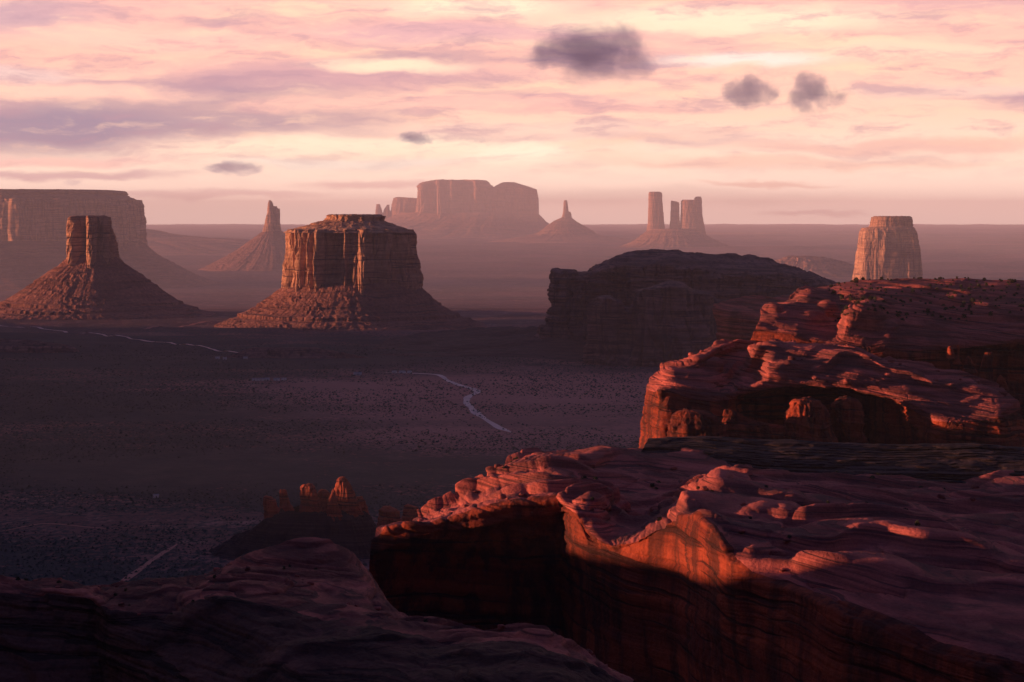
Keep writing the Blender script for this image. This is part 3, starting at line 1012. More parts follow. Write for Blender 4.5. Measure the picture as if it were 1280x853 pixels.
og = base_at(815, 4300)
T = thing('butte', 'shadowed round-shouldered butte standing in front of the long dark mesa', 'butte', og)
P, v = loft([
    [(728, 450, 4330), (760, 462, 4240), (830, 468, 4210), (880, 462, 4240), (908, 450, 4330)],
    [(734, 420, 4330), (760, 425, 4265), (783, 425, 4290), (800, 425, 4235), (835, 425, 4225), (880, 422, 4260), (903, 420, 4330)],
    [(737, 392, 4330), (748, 376, 4290), (764, 374, 4275), (780, 386, 4300), (790, 384, 4285), (800, 364, 4260), (820, 362, 4245), (845, 360, 4240), (868, 368, 4255), (890, 372, 4275), (899, 385, 4330)],
    [(738, 386, 4340), (748, 371, 4315), (760, 369, 4310), (772, 377, 4320), (786, 384, 4320), (796, 363, 4300), (815, 358, 4290), (838, 351, 4290), (850, 352, 4290), (866, 361, 4290), (886, 366, 4300), (897, 378, 4340)],
    [(741, 380, 4360), (752, 370, 4350), (762, 369, 4350), (773, 378, 4350), (787, 384, 4350), (797, 364, 4340), (816, 359, 4340), (840, 352, 4350), (850, 353, 4350), (866, 362, 4340), (885, 368, 4350), (895, 376, 4365)]],
    500, [50, 60, 26, 20])
P = cliffy(P, 18, 44, 5.0, 3, 9)
P = skirt(P, right=True)
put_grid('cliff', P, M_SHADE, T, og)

# --- rosy dome behind the ridge
og = base_at(950, 2200)
T = thing('sandstone_dome', 'rosy domed outcrop in shade between the dark mesa and the sunlit ridge', 'rock outcrop', og)
P, v = loft([
    [(893, 500, 2170), (920, 500, 2150), (980, 500, 2140), (1100, 500, 2140)],
    [(896, 428, 2170), (915, 422, 2150), (930, 425, 2150), (980, 440, 2140), (1100, 450, 2140)],
    [(897, 402, 2175), (915, 398, 2155), (935, 396, 2160), (990, 410, 2160), (1100, 420, 2160)],
    [(892, 388, 2190), (905, 384, 2185), (930, 385, 2200), (980, 392, 2210), (1030, 390, 2220), (1100, 390, 2230)],
    [(906, 379, 2230), (920, 373, 2240), (945, 370, 2250), (970, 374, 2255), (985, 371, 2260), (1010, 378, 2270), (1100, 370, 2270)]],
    400, [30, 30, 50, 50])
P = slick(P, (60, 4), (20, 2.0), (5, 1.8), (60, 9), seed=4.4, fine=0.2)
P = skirt(P)
put_grid('rock_body', P, M_SLICK, T, og)

# --- back right ridge with the scrub-covered crest
og = base_at(1180, 1250)
T = thing('slickrock_ridge', 'long scrub-covered ridge along the right skyline, its left end stepping down in sunlit knobs', 'rock ridge', og)
P, v = loft([
    [(925, 470, 1195), (960, 480, 1190), (1040, 490, 1180), (1120, 490, 1180), (1190, 530, 1200), (1240, 540, 1205), (1300, 540, 1205), (1440, 540, 1205)],
    [(938, 428, 1192), (1000, 430, 1182), (1080, 440, 1172), (1140, 450, 1176), (1190, 450, 1198), (1240, 450, 1206), (1300, 448, 1206), (1440, 445, 1206)],
    [(945, 412, 1195), (1000, 422, 1185), (1080, 432, 1175), (1140, 438, 1178), (1190, 434, 1192), (1240, 430, 1200), (1300, 425, 1200), (1440, 425, 1200)],
    [(956, 398, 1220), (1000, 402, 1205), (1046, 409, 1214), (1062, 394, 1188), (1085, 390, 1197), (1120, 405, 1203), (1180, 410, 1217), (1240, 408, 1227), (1300, 403, 1232), (1440, 403, 1232)],
    [(984, 380, 1268), (1000, 381, 1246), (1030, 386, 1236), (1080, 380, 1237), (1130, 385, 1247), (1200, 385, 1262), (1300, 381, 1272), (1440, 381, 1272)],
    [(1008, 366, 1290), (1060, 363, 1292), (1120, 363, 1302), (1200, 365, 1312), (1300, 365, 1322), (1440, 365, 1322)],
    [(1024, 359, 1322), (1060, 353, 1337), (1110, 350, 1347), (1200, 351, 1352), (1300, 351, 1352), (1440, 352, 1352)]],
    620, [40, 30, 50, 60, 50, 40])
N = grid_normals(P)
P = bumps(P, N, [(1082, 396, 16, 12, 9), (1008, 372, 14, 10, 6), (965, 400, 14, 7, 6), (1065, 372, 22, 6, 4), (1100, 383, 25, 6, 4),
                 (1035, 390, 9, 7, 5), (1130, 366, 30, 5, 3), (1230, 393, 16, 8, 7), (1190, 380, 12, 6, 5), (1112, 418, 8, 10, 5), (1250, 372, 20, 5, 3)])
P = slick(P, (45, 2.6), (16, 0.9), (3.2, 1.5), (80, 4), seed=1.4, fold=(4.5, 80, 36), fade=np.interp(np.arange(P.shape[0]), [0, 205, 245, 271], [1, 1, 0.4, 0.25])[:, None])
RIDGE_P = P.copy()
P = skirt(P)
put_grid('cliff', P, M_SLICKWALL, T, og, (0, 68))  # darker wall colour also stands in for shade in the gully
put_grid('bench', P, M_SLICK, T, og, (68, 10 ** 6))

# --- front mound of that ridge with the alcove
og = base_at(1020, 1080)
T = thing('slickrock_ridge', 'sunlit mound of swirling slickrock with a shadowed alcove, above the black ledge', 'rock ridge', og)
P, v = loft([
    [(796, 600, 1098), (832, 600, 1045), (905, 600, 1050), (940, 600, 1098), (1060, 600, 1104), (1120, 600, 1072), (1190, 600, 1030), (1255, 600, 1030), (1300, 600, 1065)],
    [(799, 548, 1098), (832, 545, 1047), (905, 538, 1052), (940, 532, 1099), (1060, 534, 1106), (1120, 536, 1072), (1190, 543, 1032), (1252, 547, 1032), (1288, 548, 1066)],
    [(805, 508, 1098), (827, 503, 1056), (900, 512, 1056), (940, 502, 1096), (1010, 488, 1106), (1065, 491, 1102), (1110, 505, 1076), (1186, 534, 1034), (1250, 532, 1035), (1278, 528, 1067)],
    [(811, 482, 1097), (833, 490, 1062), (890, 498, 1058), (940, 489, 1070), (1010, 481, 1072), (1070, 486, 1069), (1115, 496, 1062), (1186, 528, 1036), (1246, 521, 1040), (1270, 508, 1067)],
    [(816, 474, 1102), (850, 466, 1087), (905, 472, 1108), (943, 467, 1108), (962, 464, 1080), (1020, 468, 1087), (1080, 470, 1082), (1130, 480, 1077), (1190, 502, 1062), (1236, 501, 1062), (1263, 496, 1082)],
    [(842, 457, 1117), (875, 452, 1112), (905, 444, 1138), (933, 438, 1140), (950, 436, 1112), (1000, 442, 1114), (1060, 447, 1112), (1120, 460, 1107), (1170, 472, 1097), (1212, 480, 1092), (1252, 489, 1102)],
    [(876, 446, 1132), (900, 426, 1142), (930, 425, 1142), (960, 427, 1142), (1020, 432, 1137), (1080, 440, 1132), (1130, 453, 1132), (1160, 459, 1127), (1202, 469, 1122), (1247, 486, 1122)]],
    760, [20, 60, 40, 70, 90, 60])
N = grid_normals(P)
P = bumps(P, N, [(838, 472, 10, 8, 5), (868, 480, 28, 12, 4), (893, 466, 9, 12, 6), (948, 440, 16, 10, 3), (975, 468, 18, 10, 5), (1000, 460, 40, 8, 4), (1060, 462, 26, 16, 5),
                 (1028, 474, 14, 9, 4), (1100, 475, 20, 8, 3), (1140, 462, 30, 7, 3), (905, 487, 14, 5, -6), (915, 475, 10, 8, -5), (1180, 510, 30, 6, 3), (1215, 490, 25, 5, 2)])
fade = np.ones(P.shape[:2])
P = slick(P, (40, 2.0), (14, 0.5), (2.6, 1.3), (80, 4), tilt=(0.16, 0.05), seed=8.4, fold=(4.5, 60, 30))
MOUND_P = P.copy()
nv_w = 20 + 60 + 40
P = skirt(P, right=True)
put_grid('cliff', P, M_SLICKWALL, T, og, (0, nv_w - 12))
put_grid('bench', P, M_SLICK, T, og, (nv_w - 12, 10 ** 6))


# rounded rock pillars inside the alcove
def boulder_thing(name, label, levels, D, mat, depth=0.9, seed=0.0, amp=1.2, cat='rock pillar', group=None, nth=160):
    og = tuple(float(q) for q in pt((levels[-1][1] + levels[-1][2]) / 2, levels[-1][0], D))
    P = sweep(levels, D, depth, 2.4, nth, 0.6, amp * 1.7, 7.0, amp * 0.9, 2.4, seed=seed, top_noise=1.4, lump=amp * 1.1)
    o = make_mesh(name, P, grid_faces(P.shape[0], P.shape[1], True), mat, None, og)
    tag(o, label, cat, group)
    return o


boulder_thing('rock_pillar', 'stout dark pillar with one glowing left edge in the mouth of the alcove', [(498, 992, 1014), (500, 988, 1024), (508, 985, 1032), (525, 981, 1038), (556, 974, 1046)], 1045, M_SLICKWALL, seed=1.0)
boulder_thing('rock_pillar', 'leaning rounded pillar beside the stout dark one, against the black of the alcove', [(496, 1052, 1066), (499, 1045, 1073), (506, 1040, 1076), (518, 1043, 1077), (535, 1053, 1079), (556, 1063, 1083)], 1052, M_SLICKWALL, seed=2.0)
boulder_thing('boulder', 'small sunlit knob at the foot of the mound beside its bright left end wall', [(512, 852, 866), (514, 847, 880), (520, 843, 895), (532, 838, 904), (556, 834, 910)], 1030, M_SLICKWALL, seed=3.0, cat='boulder')
boulder_thing('rock_fin', 'low sunlit fin sweeping up to the stout dark pillar from its left', [(512, 906, 914), (516, 905, 924), (526, 904, 945), (534, 902, 985), (556, 900, 1000)], 1046, M_SLICKWALL, seed=4.0, cat='rock fin', depth=0.35)
for lev, s_, lab in [
        ([(433, 1196, 1199), (436, 1195, 1201), (446, 1195.5, 1200), (458, 1190, 1204)], 5.0, 'thinnest sunlit needle standing at the edge of the dark gully on the right'),
        ([(441, 1231, 1240), (444, 1229, 1242), (456, 1226, 1240), (480, 1222, 1240)], 6.0, 'largest sunlit pillar against the dark gully wall at right'),
        ([(446, 1208, 1213), (450, 1206, 1216), (466, 1202, 1222)], 7.0, 'sunlit pointed stub below the thin needle by the dark gully'),
        ([(435, 1184, 1188), (438, 1182, 1191), (448, 1180, 1194)], 8.0, 'short rounded sunlit knob left of the thin needle'),
        ([(470, 1248, 1252), (474, 1246, 1256), (488, 1242, 1260)], 9.0, 'lowest small lit knob at the bottom of the dark gully')]:
    boulder_thing('rock_pillar', lab, lev, 1128 if s_ != 6.0 else 1140, M_SLICKWALL, seed=s_, amp=0.6, nth=80)

# --- front right bench with the great shadowed wall
og = base_at(900, 760)
T = thing('slickrock_bench', 'great foreground bench of swirled slickrock ending in a black cliff with one glowing red alcove', 'rock ledge', og)
P, v = loft([
    [(452, 1100, 775), (560, 1100, 780), (700, 1100, 775), (760, 1100, 720), (840, 1100, 700), (915, 1100, 622), (1000, 1100, 560), (1100, 1100, 515), (1250, 1100, 470), (1440, 1100, 450)],
    [(459, 800, 752), (560, 800, 768), (700, 800, 764), (742, 795, 706), (840, 795, 668), (880, 800, 632), (916, 800, 603), (1000, 830, 565), (1100, 860, 530), (1250, 900, 492), (1440, 940, 480)],
    [(463, 692, 736), (520, 670, 735), (600, 656, 737), (650, 646, 738), (703, 640, 738), (722, 668, 714), (750, 704, 700), (775, 706, 690), (820, 690, 676), (850, 662, 662), (876, 664, 638), (900, 700, 610), (920, 728, 598), (980, 742, 578), (1050, 775, 550), (1120, 800, 528), (1240, 845, 496), (1440, 880, 484)],
    [(465, 674, 738), (520, 662, 737), (600, 646, 739), (650, 637, 740), (700, 632, 741), (716, 641, 722), (735, 668, 710), (762, 686, 697), (800, 669, 684), (850, 649, 668), (875, 650, 646), (900, 672, 618), (920, 706, 602), (980, 733, 582), (1050, 762, 556), (1120, 786, 534), (1240, 826, 502), (1440, 860, 490)],
    [(475, 668, 752), (520, 659, 754), (560, 650, 756), (610, 632, 758), (650, 630, 758), (700, 622, 758), (735, 624, 742), (772, 652, 752), (800, 660, 752), (835, 640, 742), (860, 629, 704), (880, 634, 685), (930, 658, 652), (1000, 692, 622), (1100, 702, 604), (1200, 722, 586), (1300, 742, 576), (1440, 752, 566)],
    [(500, 660, 788), (540, 644, 806), (590, 622, 820), (640, 604, 832), (700, 598, 832), (760, 612, 845), (820, 620, 848), (852, 618, 835), (874, 616, 766), (920, 612, 764), (1000, 642, 724), (1100, 644, 722), (1200, 662, 704), (1300, 666, 702), (1440, 672, 692)],
    [(540, 641, 838), (570, 625, 850), (600, 607, 866), (640, 588, 880), (700, 580, 892), (760, 590, 905), (820, 592, 908), (876, 594, 900), (902, 597, 862), (930, 598, 852), (1000, 608, 852), (1100, 617, 852), (1200, 624, 852), (1300, 624, 852), (1440, 626, 852)],
    [(592, 610, 888), (612, 597, 905), (640, 580, 925), (665, 571, 940), (720, 564, 950), (800, 568, 950), (870, 577, 940), (940, 592, 930), (1050, 600, 930), (1200, 603, 930), (1300, 605, 930), (1440, 607, 930)],
    [(620, 590, 928), (640, 579, 945), (664, 570, 958), (722, 560, 968), (800, 563, 970), (870, 570, 975), (940, 584, 985), (1050, 590, 990), (1200, 592, 990), (1300, 594, 990), (1440, 596, 990)]],
    1050, [30, 80, 26, 46, 90, 90, 70, 40])
N = grid_normals(P)
P = bumps(P, N, [(740, 632, 28, 12, 5), (800, 650, 26, 9, -4), (672, 612, 16, 10, 4), (650, 600, 10, 8, 4), (615, 594, 5, 8, 5), (585, 622, 10, 9, 4), (700, 588, 30, 9, 4),
                 (770, 575, 40, 8, 4), (760, 605, 40, 7, 3), (640, 622, 18, 9, 4), (560, 642, 22, 6, 3), (510, 662, 20, 5, 2), (1050, 660, 70, 16, 4), (1090, 720, 60, 14, 5),
                 (1150, 625, 60, 10, 4), (960, 650, 30, 18, 4), (1010, 675, 30, 20, 4), (1200, 655, 70, 8, 4), (1180, 690, 80, 7, 3), (1060, 640, 50, 4, -3), (1200, 675, 90, 4, -3), (1000, 705, 60, 5, -3), (1230, 705, 60, 5, -2)])
P = ridges(P, N, [(934, 590, 900, 612, 8, 7), (900, 612, 862, 634, 9, 6), (860, 632, 852, 650, 8, 4), (990, 640, 940, 700, 8, 3), (935, 604, 1060, 628, 3, -7), (1060, 628, 1290, 616, 3, -7), (1090, 668, 1290, 682, 3, -6), (1085, 692, 1290, 716, 3, -6), (960, 700, 1100, 690, 2.5, -4), (1010, 738, 1130, 748, 3, -5), (1010, 716, 1125, 738, 9, 5), (740, 640, 840, 648, 3, -4), (700, 600, 850, 604, 2.5, -4), (1180, 655, 1240, 660, 5, 4)])
P = slick(P, (46, 2.6), (16, 0.5), (2.5, 0.85), (80, 4), tilt=(0.14, 0.05), seed=2.9, fine=0.10, fold=(5.5, 75, 42))
BENCH_P = P[150:].copy()
nw = 30 + 80 + 26 + 3
P = skirt(P)
put_grid('cliff', P, M_SLICKWALL, T, og, (0, nw))
put_grid('bench', P, M_SLICK, T, og, (nw, 10 ** 6))

# --- black thin-bedded ledge on top of the bench
og = base_at(1040, 960)
base = np.array([(800, 570, 948), (870, 580, 938), (940, 595, 928), (1050, 602, 928), (1200, 605, 928), (1300, 606, 928), (1440, 608, 928)], float)
topc = np.array([(811, 549, 985), (870, 547.5, 992), (1000, 551, 996), (1130, 555, 996), (1210, 553, 996), (1290, 559, 996), (1440, 563, 996)], float)
nu = 900
u = np.linspace(0, 1, nu)


def samp(c):
    xs = c[0, 0] + (c[-1, 0] - c[0, 0]) * u
    yd = pchip(c[:, 0], c[:, 1:], xs)
    return pt(xs, yd[:, 0], yd[:, 1])


PB, PT_ = samp(base), samp(topc)
rows = []
nst = 15
hs = np.cumsum(np.concatenate([[0], 0.5 + rs.rand(nst)]))
hs /= hs[-1]
gs = np.cumsum(np.concatenate([[0], 0.25 + rs.rand(nst) ** 2]))
gs /= gs[-1]
for k in range(nst):
    h0, h1 = hs[k], hs[k + 1]
    g0, g1 = gs[k], gs[k + 1]
    for (hh, gg) in [(h0, g0), (h0 + .25 * (h1 - h0), g0 + .02 * (g1 - g0)), (h0 + .6 * (h1 - h0), g0), (h0 + .92 * (h1 - h0), g0 + .06 * (g1 - g0)), (h1 - .001, g0 + .3 * (g1 - g0)), (h1, g0 + .65 * (g1 - g0))]:
        q = PB + (PT_ - PB) * gg
        q[:, 2] = PB[:, 2] + (PT_[:, 2] - PB[:, 2]) * hh
        rows.append(q)
rows.append(PT_.copy())
P = np.stack(rows)
X, Y, Z = P[..., 0], P[..., 1], P[..., 2]
P[..., 1] += 2.6 * fbm(X / 14, Y / 30, Z / 1.2, 4) + 5 * fbm(X / 60, 1.0, Z / 4, 2)
P[..., 2] += 0.35 * fbm(X / 9, Y / 9, Z / 1.5, 3) + 0.9 * fbm(X / 45, Y / 60, 0.2, 2)
P = skirt(P)
o = make_mesh('rock_ledge', P, grid_faces(P.shape[0], P.shape[1], False), M_BED_SHADE, None, og)
tag(o, 'blackish thin-bedded rock ledge running across the bench under the sunlit mound', 'rock ledge')

# --- near left ridge with the dome
og = (0.0, 360.0, 180.0)
T = thing('slickrock_ridge', 'dim nearest slickrock ridge at bottom left with one smooth banded dome', 'rock ridge', og)
P, v = loft([
    [(-330, 1150, 330), (100, 1150, 320), (300, 1150, 290), (500, 1150, 280), (700, 1150, 270), (860, 1150, 270)],
    [(-330, 880, 335), (60, 880, 338), (128, 870, 340), (200, 900, 320), (330, 900, 300), (500, 920, 285), (700, 920, 280), (830, 920, 285)],
    [(-330, 800, 345), (60, 800, 347), (122, 800, 347), (140, 800, 340), (250, 810, 328), (330, 800, 322), (450, 820, 312), (560, 835, 303), (650, 838, 298), (800, 872, 293)],
    [(-330, 748, 352), (60, 742, 354), (112, 748, 350), (140, 765, 346), (200, 765, 345), (290, 752, 342), (400, 772, 337), (480, 788, 330), (560, 804, 325), (650, 806, 320), (793, 862, 312)],
    [(-330, 741, 357), (60, 731, 360), (120, 738, 358), (150, 744, 360), (220, 738, 365), (300, 728, 366), (390, 737, 363), (450, 748, 360), (500, 775, 350), (560, 789, 346), (605, 806, 342), (660, 797, 342), (720, 818, 338), (790, 857, 330)],
    [(-330, 737, 366), (20, 735, 367), (60, 727, 370), (130, 741, 373), (200, 734, 376), (260, 724, 380), (300, 712, 382), (345, 706, 383), (400, 706, 383), (450, 712, 382), (475, 740, 374), (500, 772, 362), (560, 786, 355), (605, 803, 350), (660, 795, 350), (720, 815, 345), (789, 855, 336)],
    [(-330, 735, 376), (20, 736, 377), (60, 727, 378), (130, 742, 384), (200, 733, 388), (250, 721, 392), (310, 694, 396), (345, 681, 398), (385, 674, 400), (425, 682, 400), (450, 701, 398), (478, 739, 388), (500, 771, 372), (560, 785.5, 362), (605, 802, 357), (660, 794, 357), (720, 814, 352), (788, 854, 342)]],
    900, [20, 40, 60, 60, 70, 70])
N = grid_normals(P)
P = bumps(P, N, [(330, 735, 40, 12, 2.0), (360, 708, 90, 5, -1.2), (200, 750, 50, 10, 1.5), (400, 760, 40, 8, 1.0), (600, 800, 40, 6, 1.0)])
P = slick(P, (22, 1.2), (6, 0.5), (1.05, 0.55), (42, 1.6), tilt=(0.06, 0.03), seed=6.6, fine=0.05, fold=(1.6, 26, 11), fade=np.interp(np.arange(P.shape[0]), [0, 260, 300, 321], [1, 1, 0.55, 0.4])[:, None])
NEAR_P = P[100:].copy()
P = skirt(P, left=False)
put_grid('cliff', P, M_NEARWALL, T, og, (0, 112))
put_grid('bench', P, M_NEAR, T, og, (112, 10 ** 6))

# --- cluster of pinnacles on the valley floor
D = 1850
og = base_at(395, D)
T = thing('scree_mound', 'shaded scree mound carrying the cluster of lit pinnacles on the valley floor', 'rock mound', og)
talus_obj('slope', T, M_BED_SHADE, og, [(636, 352, 440), (650, 330, 462), (668, 306, 474), (684, 280, 488), (698, 240, 510)], D, 0.6, 500, 4.0, 5, seed=4.1)  # near-black slope colour stands in for the mound's shade
for lev, dd, lab in [
        ([(597, 425, 431), (601, 422, 437), (612, 420, 442), (630, 417, 450), (650, 414, 457), (690, 410, 464)], 0, 'tallest pinnacle of the valley cluster, its blunt top glowing red'),
        ([(612, 415, 417.5), (618, 412, 420), (632, 409, 423), (650, 406, 427), (690, 402, 432)], -18, 'slim leaf-shaped lit pinnacle just left of the tallest one'),
        ([(606, 379, 391), (609, 376, 394), (622, 375, 399), (640, 372, 406), (680, 366, 412)], 6, 'square-headed pinnacle in the middle of the valley cluster'),
        ([(612, 400, 406), (616, 397, 411), (632, 394, 414), (670, 388, 420)], 14, 'small dark pinnacle squeezed between the square-headed and the slim lit ones'),
        ([(612, 351, 356), (615, 349, 359), (630, 348, 364), (650, 345, 370), (680, 338, 376)], 4, 'pointed dark pinnacle second from the left end of the valley cluster'),
        ([(622, 331, 339), (624, 329, 343), (640, 332, 352), (670, 326, 362)], -4, 'low stubby pinnacle at the left end of the valley cluster'),
        ([(622, 446, 453), (626, 443, 457), (645, 440, 462), (690, 436, 468)], 10, 'dark shoulder pinnacle at the right end of the valley cluster'),
        ([(634, 478, 490), (638, 473, 500), (655, 471, 504), (690, 468, 510)], 60, 'wide dark block right of the valley cluster, by the bench tip'),
        ([(632, 506, 516), (635, 504, 522), (650, 502, 524), (690, 498, 528)], 80, 'small dark block farthest right, just behind the bench tip')]:
    og = tuple(float(q) for q in pt((lev[-1][1] + lev[-1][2]) / 2, lev[-1][0], D + dd))
    P = sweep(lev, D + dd, 0.8, 2.4, 200, 0.7, 2.6, 9, 0.7, 3, seed=dd * 0.37 + 1.2, top_noise=1.5, lump=1.0)
    o = make_mesh('pinnacle', P, grid_faces(P.shape[0], P.shape[1], True), M_SPIRE, None, og)
    tag(o, lab, 'pinnacle')

# --- small ledges and knobs on the valley floor
for nm, lab, lev, D_, dep in [
        ('low_ridge', 'low dark reddish ridge on the valley floor at the left edge', [(424, -60, 20), (428, -90, 55), (433, -120, 88), (440, -150, 100)], None, 0.25),
        ('low_ridge', 'low ridge with a tiny nipple in front of the broad butte', [(435, 316, 398), (438, 306, 410), (444, 290, 440), (449, 270, 470)], None, 0.25)]:
    gp = on_ground((lev[-1][1] + lev[-1][2]) / 2, lev[-1][0])
    D_ = float(gp[1]) + 60
    og = base_at((lev[0][1] + lev[0][2]) / 2, D_)
    P = talus(lev, D_, dep, 300, 3, 3, seed=1.2)
    top = P[0]
    rows = np.stack([top.mean(0) + (top - top.mean(0)) * s_ for s_ in (0.0, 0.4, 0.8)])
    P = np.concatenate([rows, P], 0)
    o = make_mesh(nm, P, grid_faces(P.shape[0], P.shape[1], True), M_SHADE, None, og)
    tag(o, lab, 'low ridge')
for lev, dd, lab in [([(422.5, 490, 496), (424, 487, 500), (428, 485, 503), (436, 483, 506)], 5150, 'small dark rounded knob at the tip of the dark apron'),
                     ([(420.5, 517, 521), (423, 515, 524), (432, 510, 532)], 5180, 'smaller dark nub right of the rounded knob on the apron')]:
    boulder_thing('boulder', lab, lev, dd, M_SHADE, cat='boulder', seed=dd * .01, amp=3.0, nth=80)

# ------------------------------------------------------------------ hills added out of view, left and behind, to shade the scene
def hill(name, pts, width, wall=0.55):
    """unseen mesa-like shade block: pts (x, y, top z), a band of width w"""
    p = np.array(pts, float)
    s = np.concatenate([[0], np.cumsum(np.hypot(np.diff(p[:, 0]), np.diff(p[:, 1])))])
    q = np.linspace(0, s[-1], 160)
    C = pchip(s, p, q)
    T_ = np.gradient(C[:, :2], axis=0)
    T_ /= np.linalg.norm(T_, axis=1)[:, None]
    Nn = np.stack([-T_[:, 1], T_[:, 0]], -1)
    rows = []
    for off, hz in [(-1.9, 0.0), (-1.3, 0.3), (-1.05, 0.42), (-1.0, 0.9), (-0.9, 1.0), (0, 1.0), (0.9, 1.0), (1.0, 0.9), (1.05, 0.42), (1.3, 0.3), (1.9, 0.0)]:
        XY = C[:, :2] + Nn * off * width / 2
        z = C[:, 2] * hz + (-6 if hz == 0 else 0)
        z = z + hz * 5 * fbm(XY[:, 0] / 90, XY[:, 1] / 90, hz, 3)
        rows.append(np.column_stack([XY, z]))
    P = np.stack(rows)
    P[:, 0, 2] = -6
    P[:, -1, 2] = -6
    o = make_mesh(name, P, grid_faces(P.shape[0], P.shape[1], False), M_SHADE)
    o['kind'] = 'structure'


hill('shade_hills', [(-2600, -500, 430), (-1500, -620, 520), (-600, -700, 560), (0, -720, 570), (700, -700, 560), (1600, -600, 520), (2600, -450, 430)], 300)  # unseen ridge added behind the camera to block haze glow
TANE = math.tan(R(SUN_EL))
hill('shade_hills', [(-640, -570, 340), (-640, -70, 340), (-640, 400, 340), (-642, 478, 330), (-646, 532, 257), (-652, 570, 244), (-680, 670, 236), (-720, 770, 225), (-800, 1030, 200), (-900, 1330, 180)], 180)  # unseen, heights shaped to set the shade line on near ridge and bench
hill('shade_hills', [(-1500, 1200, 120), (-1550, 1650, 138), (-1590, 1835, 158), (-1640, 1930, 395), (-1720, 2350, 425), (-1900, 3050, 440), (-1950, 3950, 450), (-1960, 4500, 462), (-1980, 5000, 430), (-2020, 5300, 230), (-2050, 5600, 95), (-2080, 5900, 35), (-2100, 6200, 15)], 380)  # unseen, heights shaped to shade the valley, its air and the dark mesa

# ------------------------------------------------------------------ shrubs
def bush_mesh(name, seed, n=150, rx=1.0, h=1.3):
    r = np.random.RandomState(seed)
    V, Fs = [], []
    for i in range(n):
        a = r.rand() * 2 * math.pi
        el_ = r.rand()
        rr = (r.rand() ** 0.5) * rx * (1 - 0.35 * el_)
        c = np.array([math.cos(a) * rr, math.sin(a) * rr * 0.9, 0.12 + el_ * h * (1 - 0.45 * rr / rx)])
        s_ = 0.14 + 0.16 * r.rand()
        q = r.normal(size=(3, 3)) * s_
        b0 = len(V)
        V.extend(list(c + q))
        Fs.append((b0, b0 + 1, b0 + 2))
    me = bpy.data.meshes.new(name)
    me.from_pydata([tuple(v_) for v_ in V], [], Fs)
    me.materials.append(M_LEAF)
    return me


def stem_mesh(seed):
    r = np.random.RandomState(seed)
    V, Fs = [], []
    for k in range(3):
        a = r.rand() * 6.28
        p0 = np.array([0.05 * math.cos(a), 0.05 * math.sin(a), -0.25])
        p1 = np.array([0.5 * math.cos(a), 0.5 * math.sin(a), 0.8])
        b0 = len(V)
        for (p_, w_) in ((p0, 0.09), (p1, 0.03)):
            for j in range(5):
                V.append(p_ + w_ * np.array([math.cos(j * 1.2566), math.sin(j * 1.2566), 0]))
        for j in range(5):
            j2 = (j + 1) % 5
            Fs.append((b0 + j, b0 + j2, b0 + 5 + j2, b0 + 5 + j))
    me = bpy.data.meshes.new('stem')
    me.from_pydata([tuple(v_) for v_ in V], [], Fs)
    me.materials.append(M_WOOD)
    return me


BM = [bush_mesh('foliage', 10 + i, 150, 1.0, 1.0 + 0.25 * i) for i in range(4)]
SMs = [stem_mesh(30 + i) for i in range(4)]
r = np.random.RandomState(5)
qx, qy = proj(RIDGE_P)
nvr, nur = RIDGE_P.shape[:2]


def add_shrub(i, p, sc, label, group):
    k = i % 4
    rt = thing('shrub', label, 'shrub', (float(p[0]), float(p[1]), float(p[2]) - 0.1 * sc), group)
    rt.scale = (sc * (0.8 + 0.5 * r.rand()), sc, sc * (0.7 + 0.5 * r.rand()))
    rt.rotation_euler = (0, 0, r.rand() * 6.28)
    for nm, me in (('foliage', BM[k]), ('stem', SMs[k])):
        c = bpy.data.objects.new(nm, me)
        COL.objects.link(c)
        c.parent = rt


n_ok = 0
for i in range(70):                                   # on the skyline
    j = int(r.rand() * nur)
    row = nvr - 1 - int(r.rand() ** 2 * 14)
    if qx[row, j] > 1300 or qx[row, j] < 1040:
        continue
    add_shrub(n_ok, RIDGE_P[row, j], 0.7 + 0.9 * r.rand() ** 2, 'small dark juniper along the skyline crest of the right-hand ridge', 'junipers along the ridge crest')
    n_ok += 1
for i in range(1500):                                 # on the dark middle terraces
    if n_ok > 240:
        break
    row = int(r.rand() * nvr)
    j = int(r.rand() * nur)
    x_, y_ = qx[row, j], qy[row, j]
    if not (1035 < x_ < 1290 and 356 < y_ < 402):
        continue
    if perlin(x_ / 28.0, y_ / 9.0, 0.5) < -0.3:
        continue
    add_shrub(n_ok, RIDGE_P[row, j], 0.7 + 0.9 * r.rand() ** 2, 'dark juniper scrub dotting the terraces below the right-hand crest', 'junipers on the ridge terraces')
    n_ok += 1

def pick(P, x0, x1, y0, y1):
    a_, b_ = proj(P)
    while True:
        i_, j_ = int(r.rand() * P.shape[0]), int(r.rand() * P.shape[1])
        if x0 < a_[i_, j_] < x1 and y0 < b_[i_, j_] < y1:
            return P[i_, j_]


for i in range(26):
    add_shrub(n_ok, pick(NEAR_P, 20, 760, 690, 850), 0.22 + 0.3 * r.rand(), 'little dark shrub rooted in a crack of the nearest bottom-left ridge', 'shrubs on the nearest ridge')
    n_ok += 1
for i in range(30):
    add_shrub(n_ok, pick(BENCH_P, 560, 1270, 575, 760), 0.7 + 0.9 * r.rand() ** 2, 'small dark shrub on the bare rock of the great foreground bench', 'shrubs on the foreground bench')
    n_ok += 1


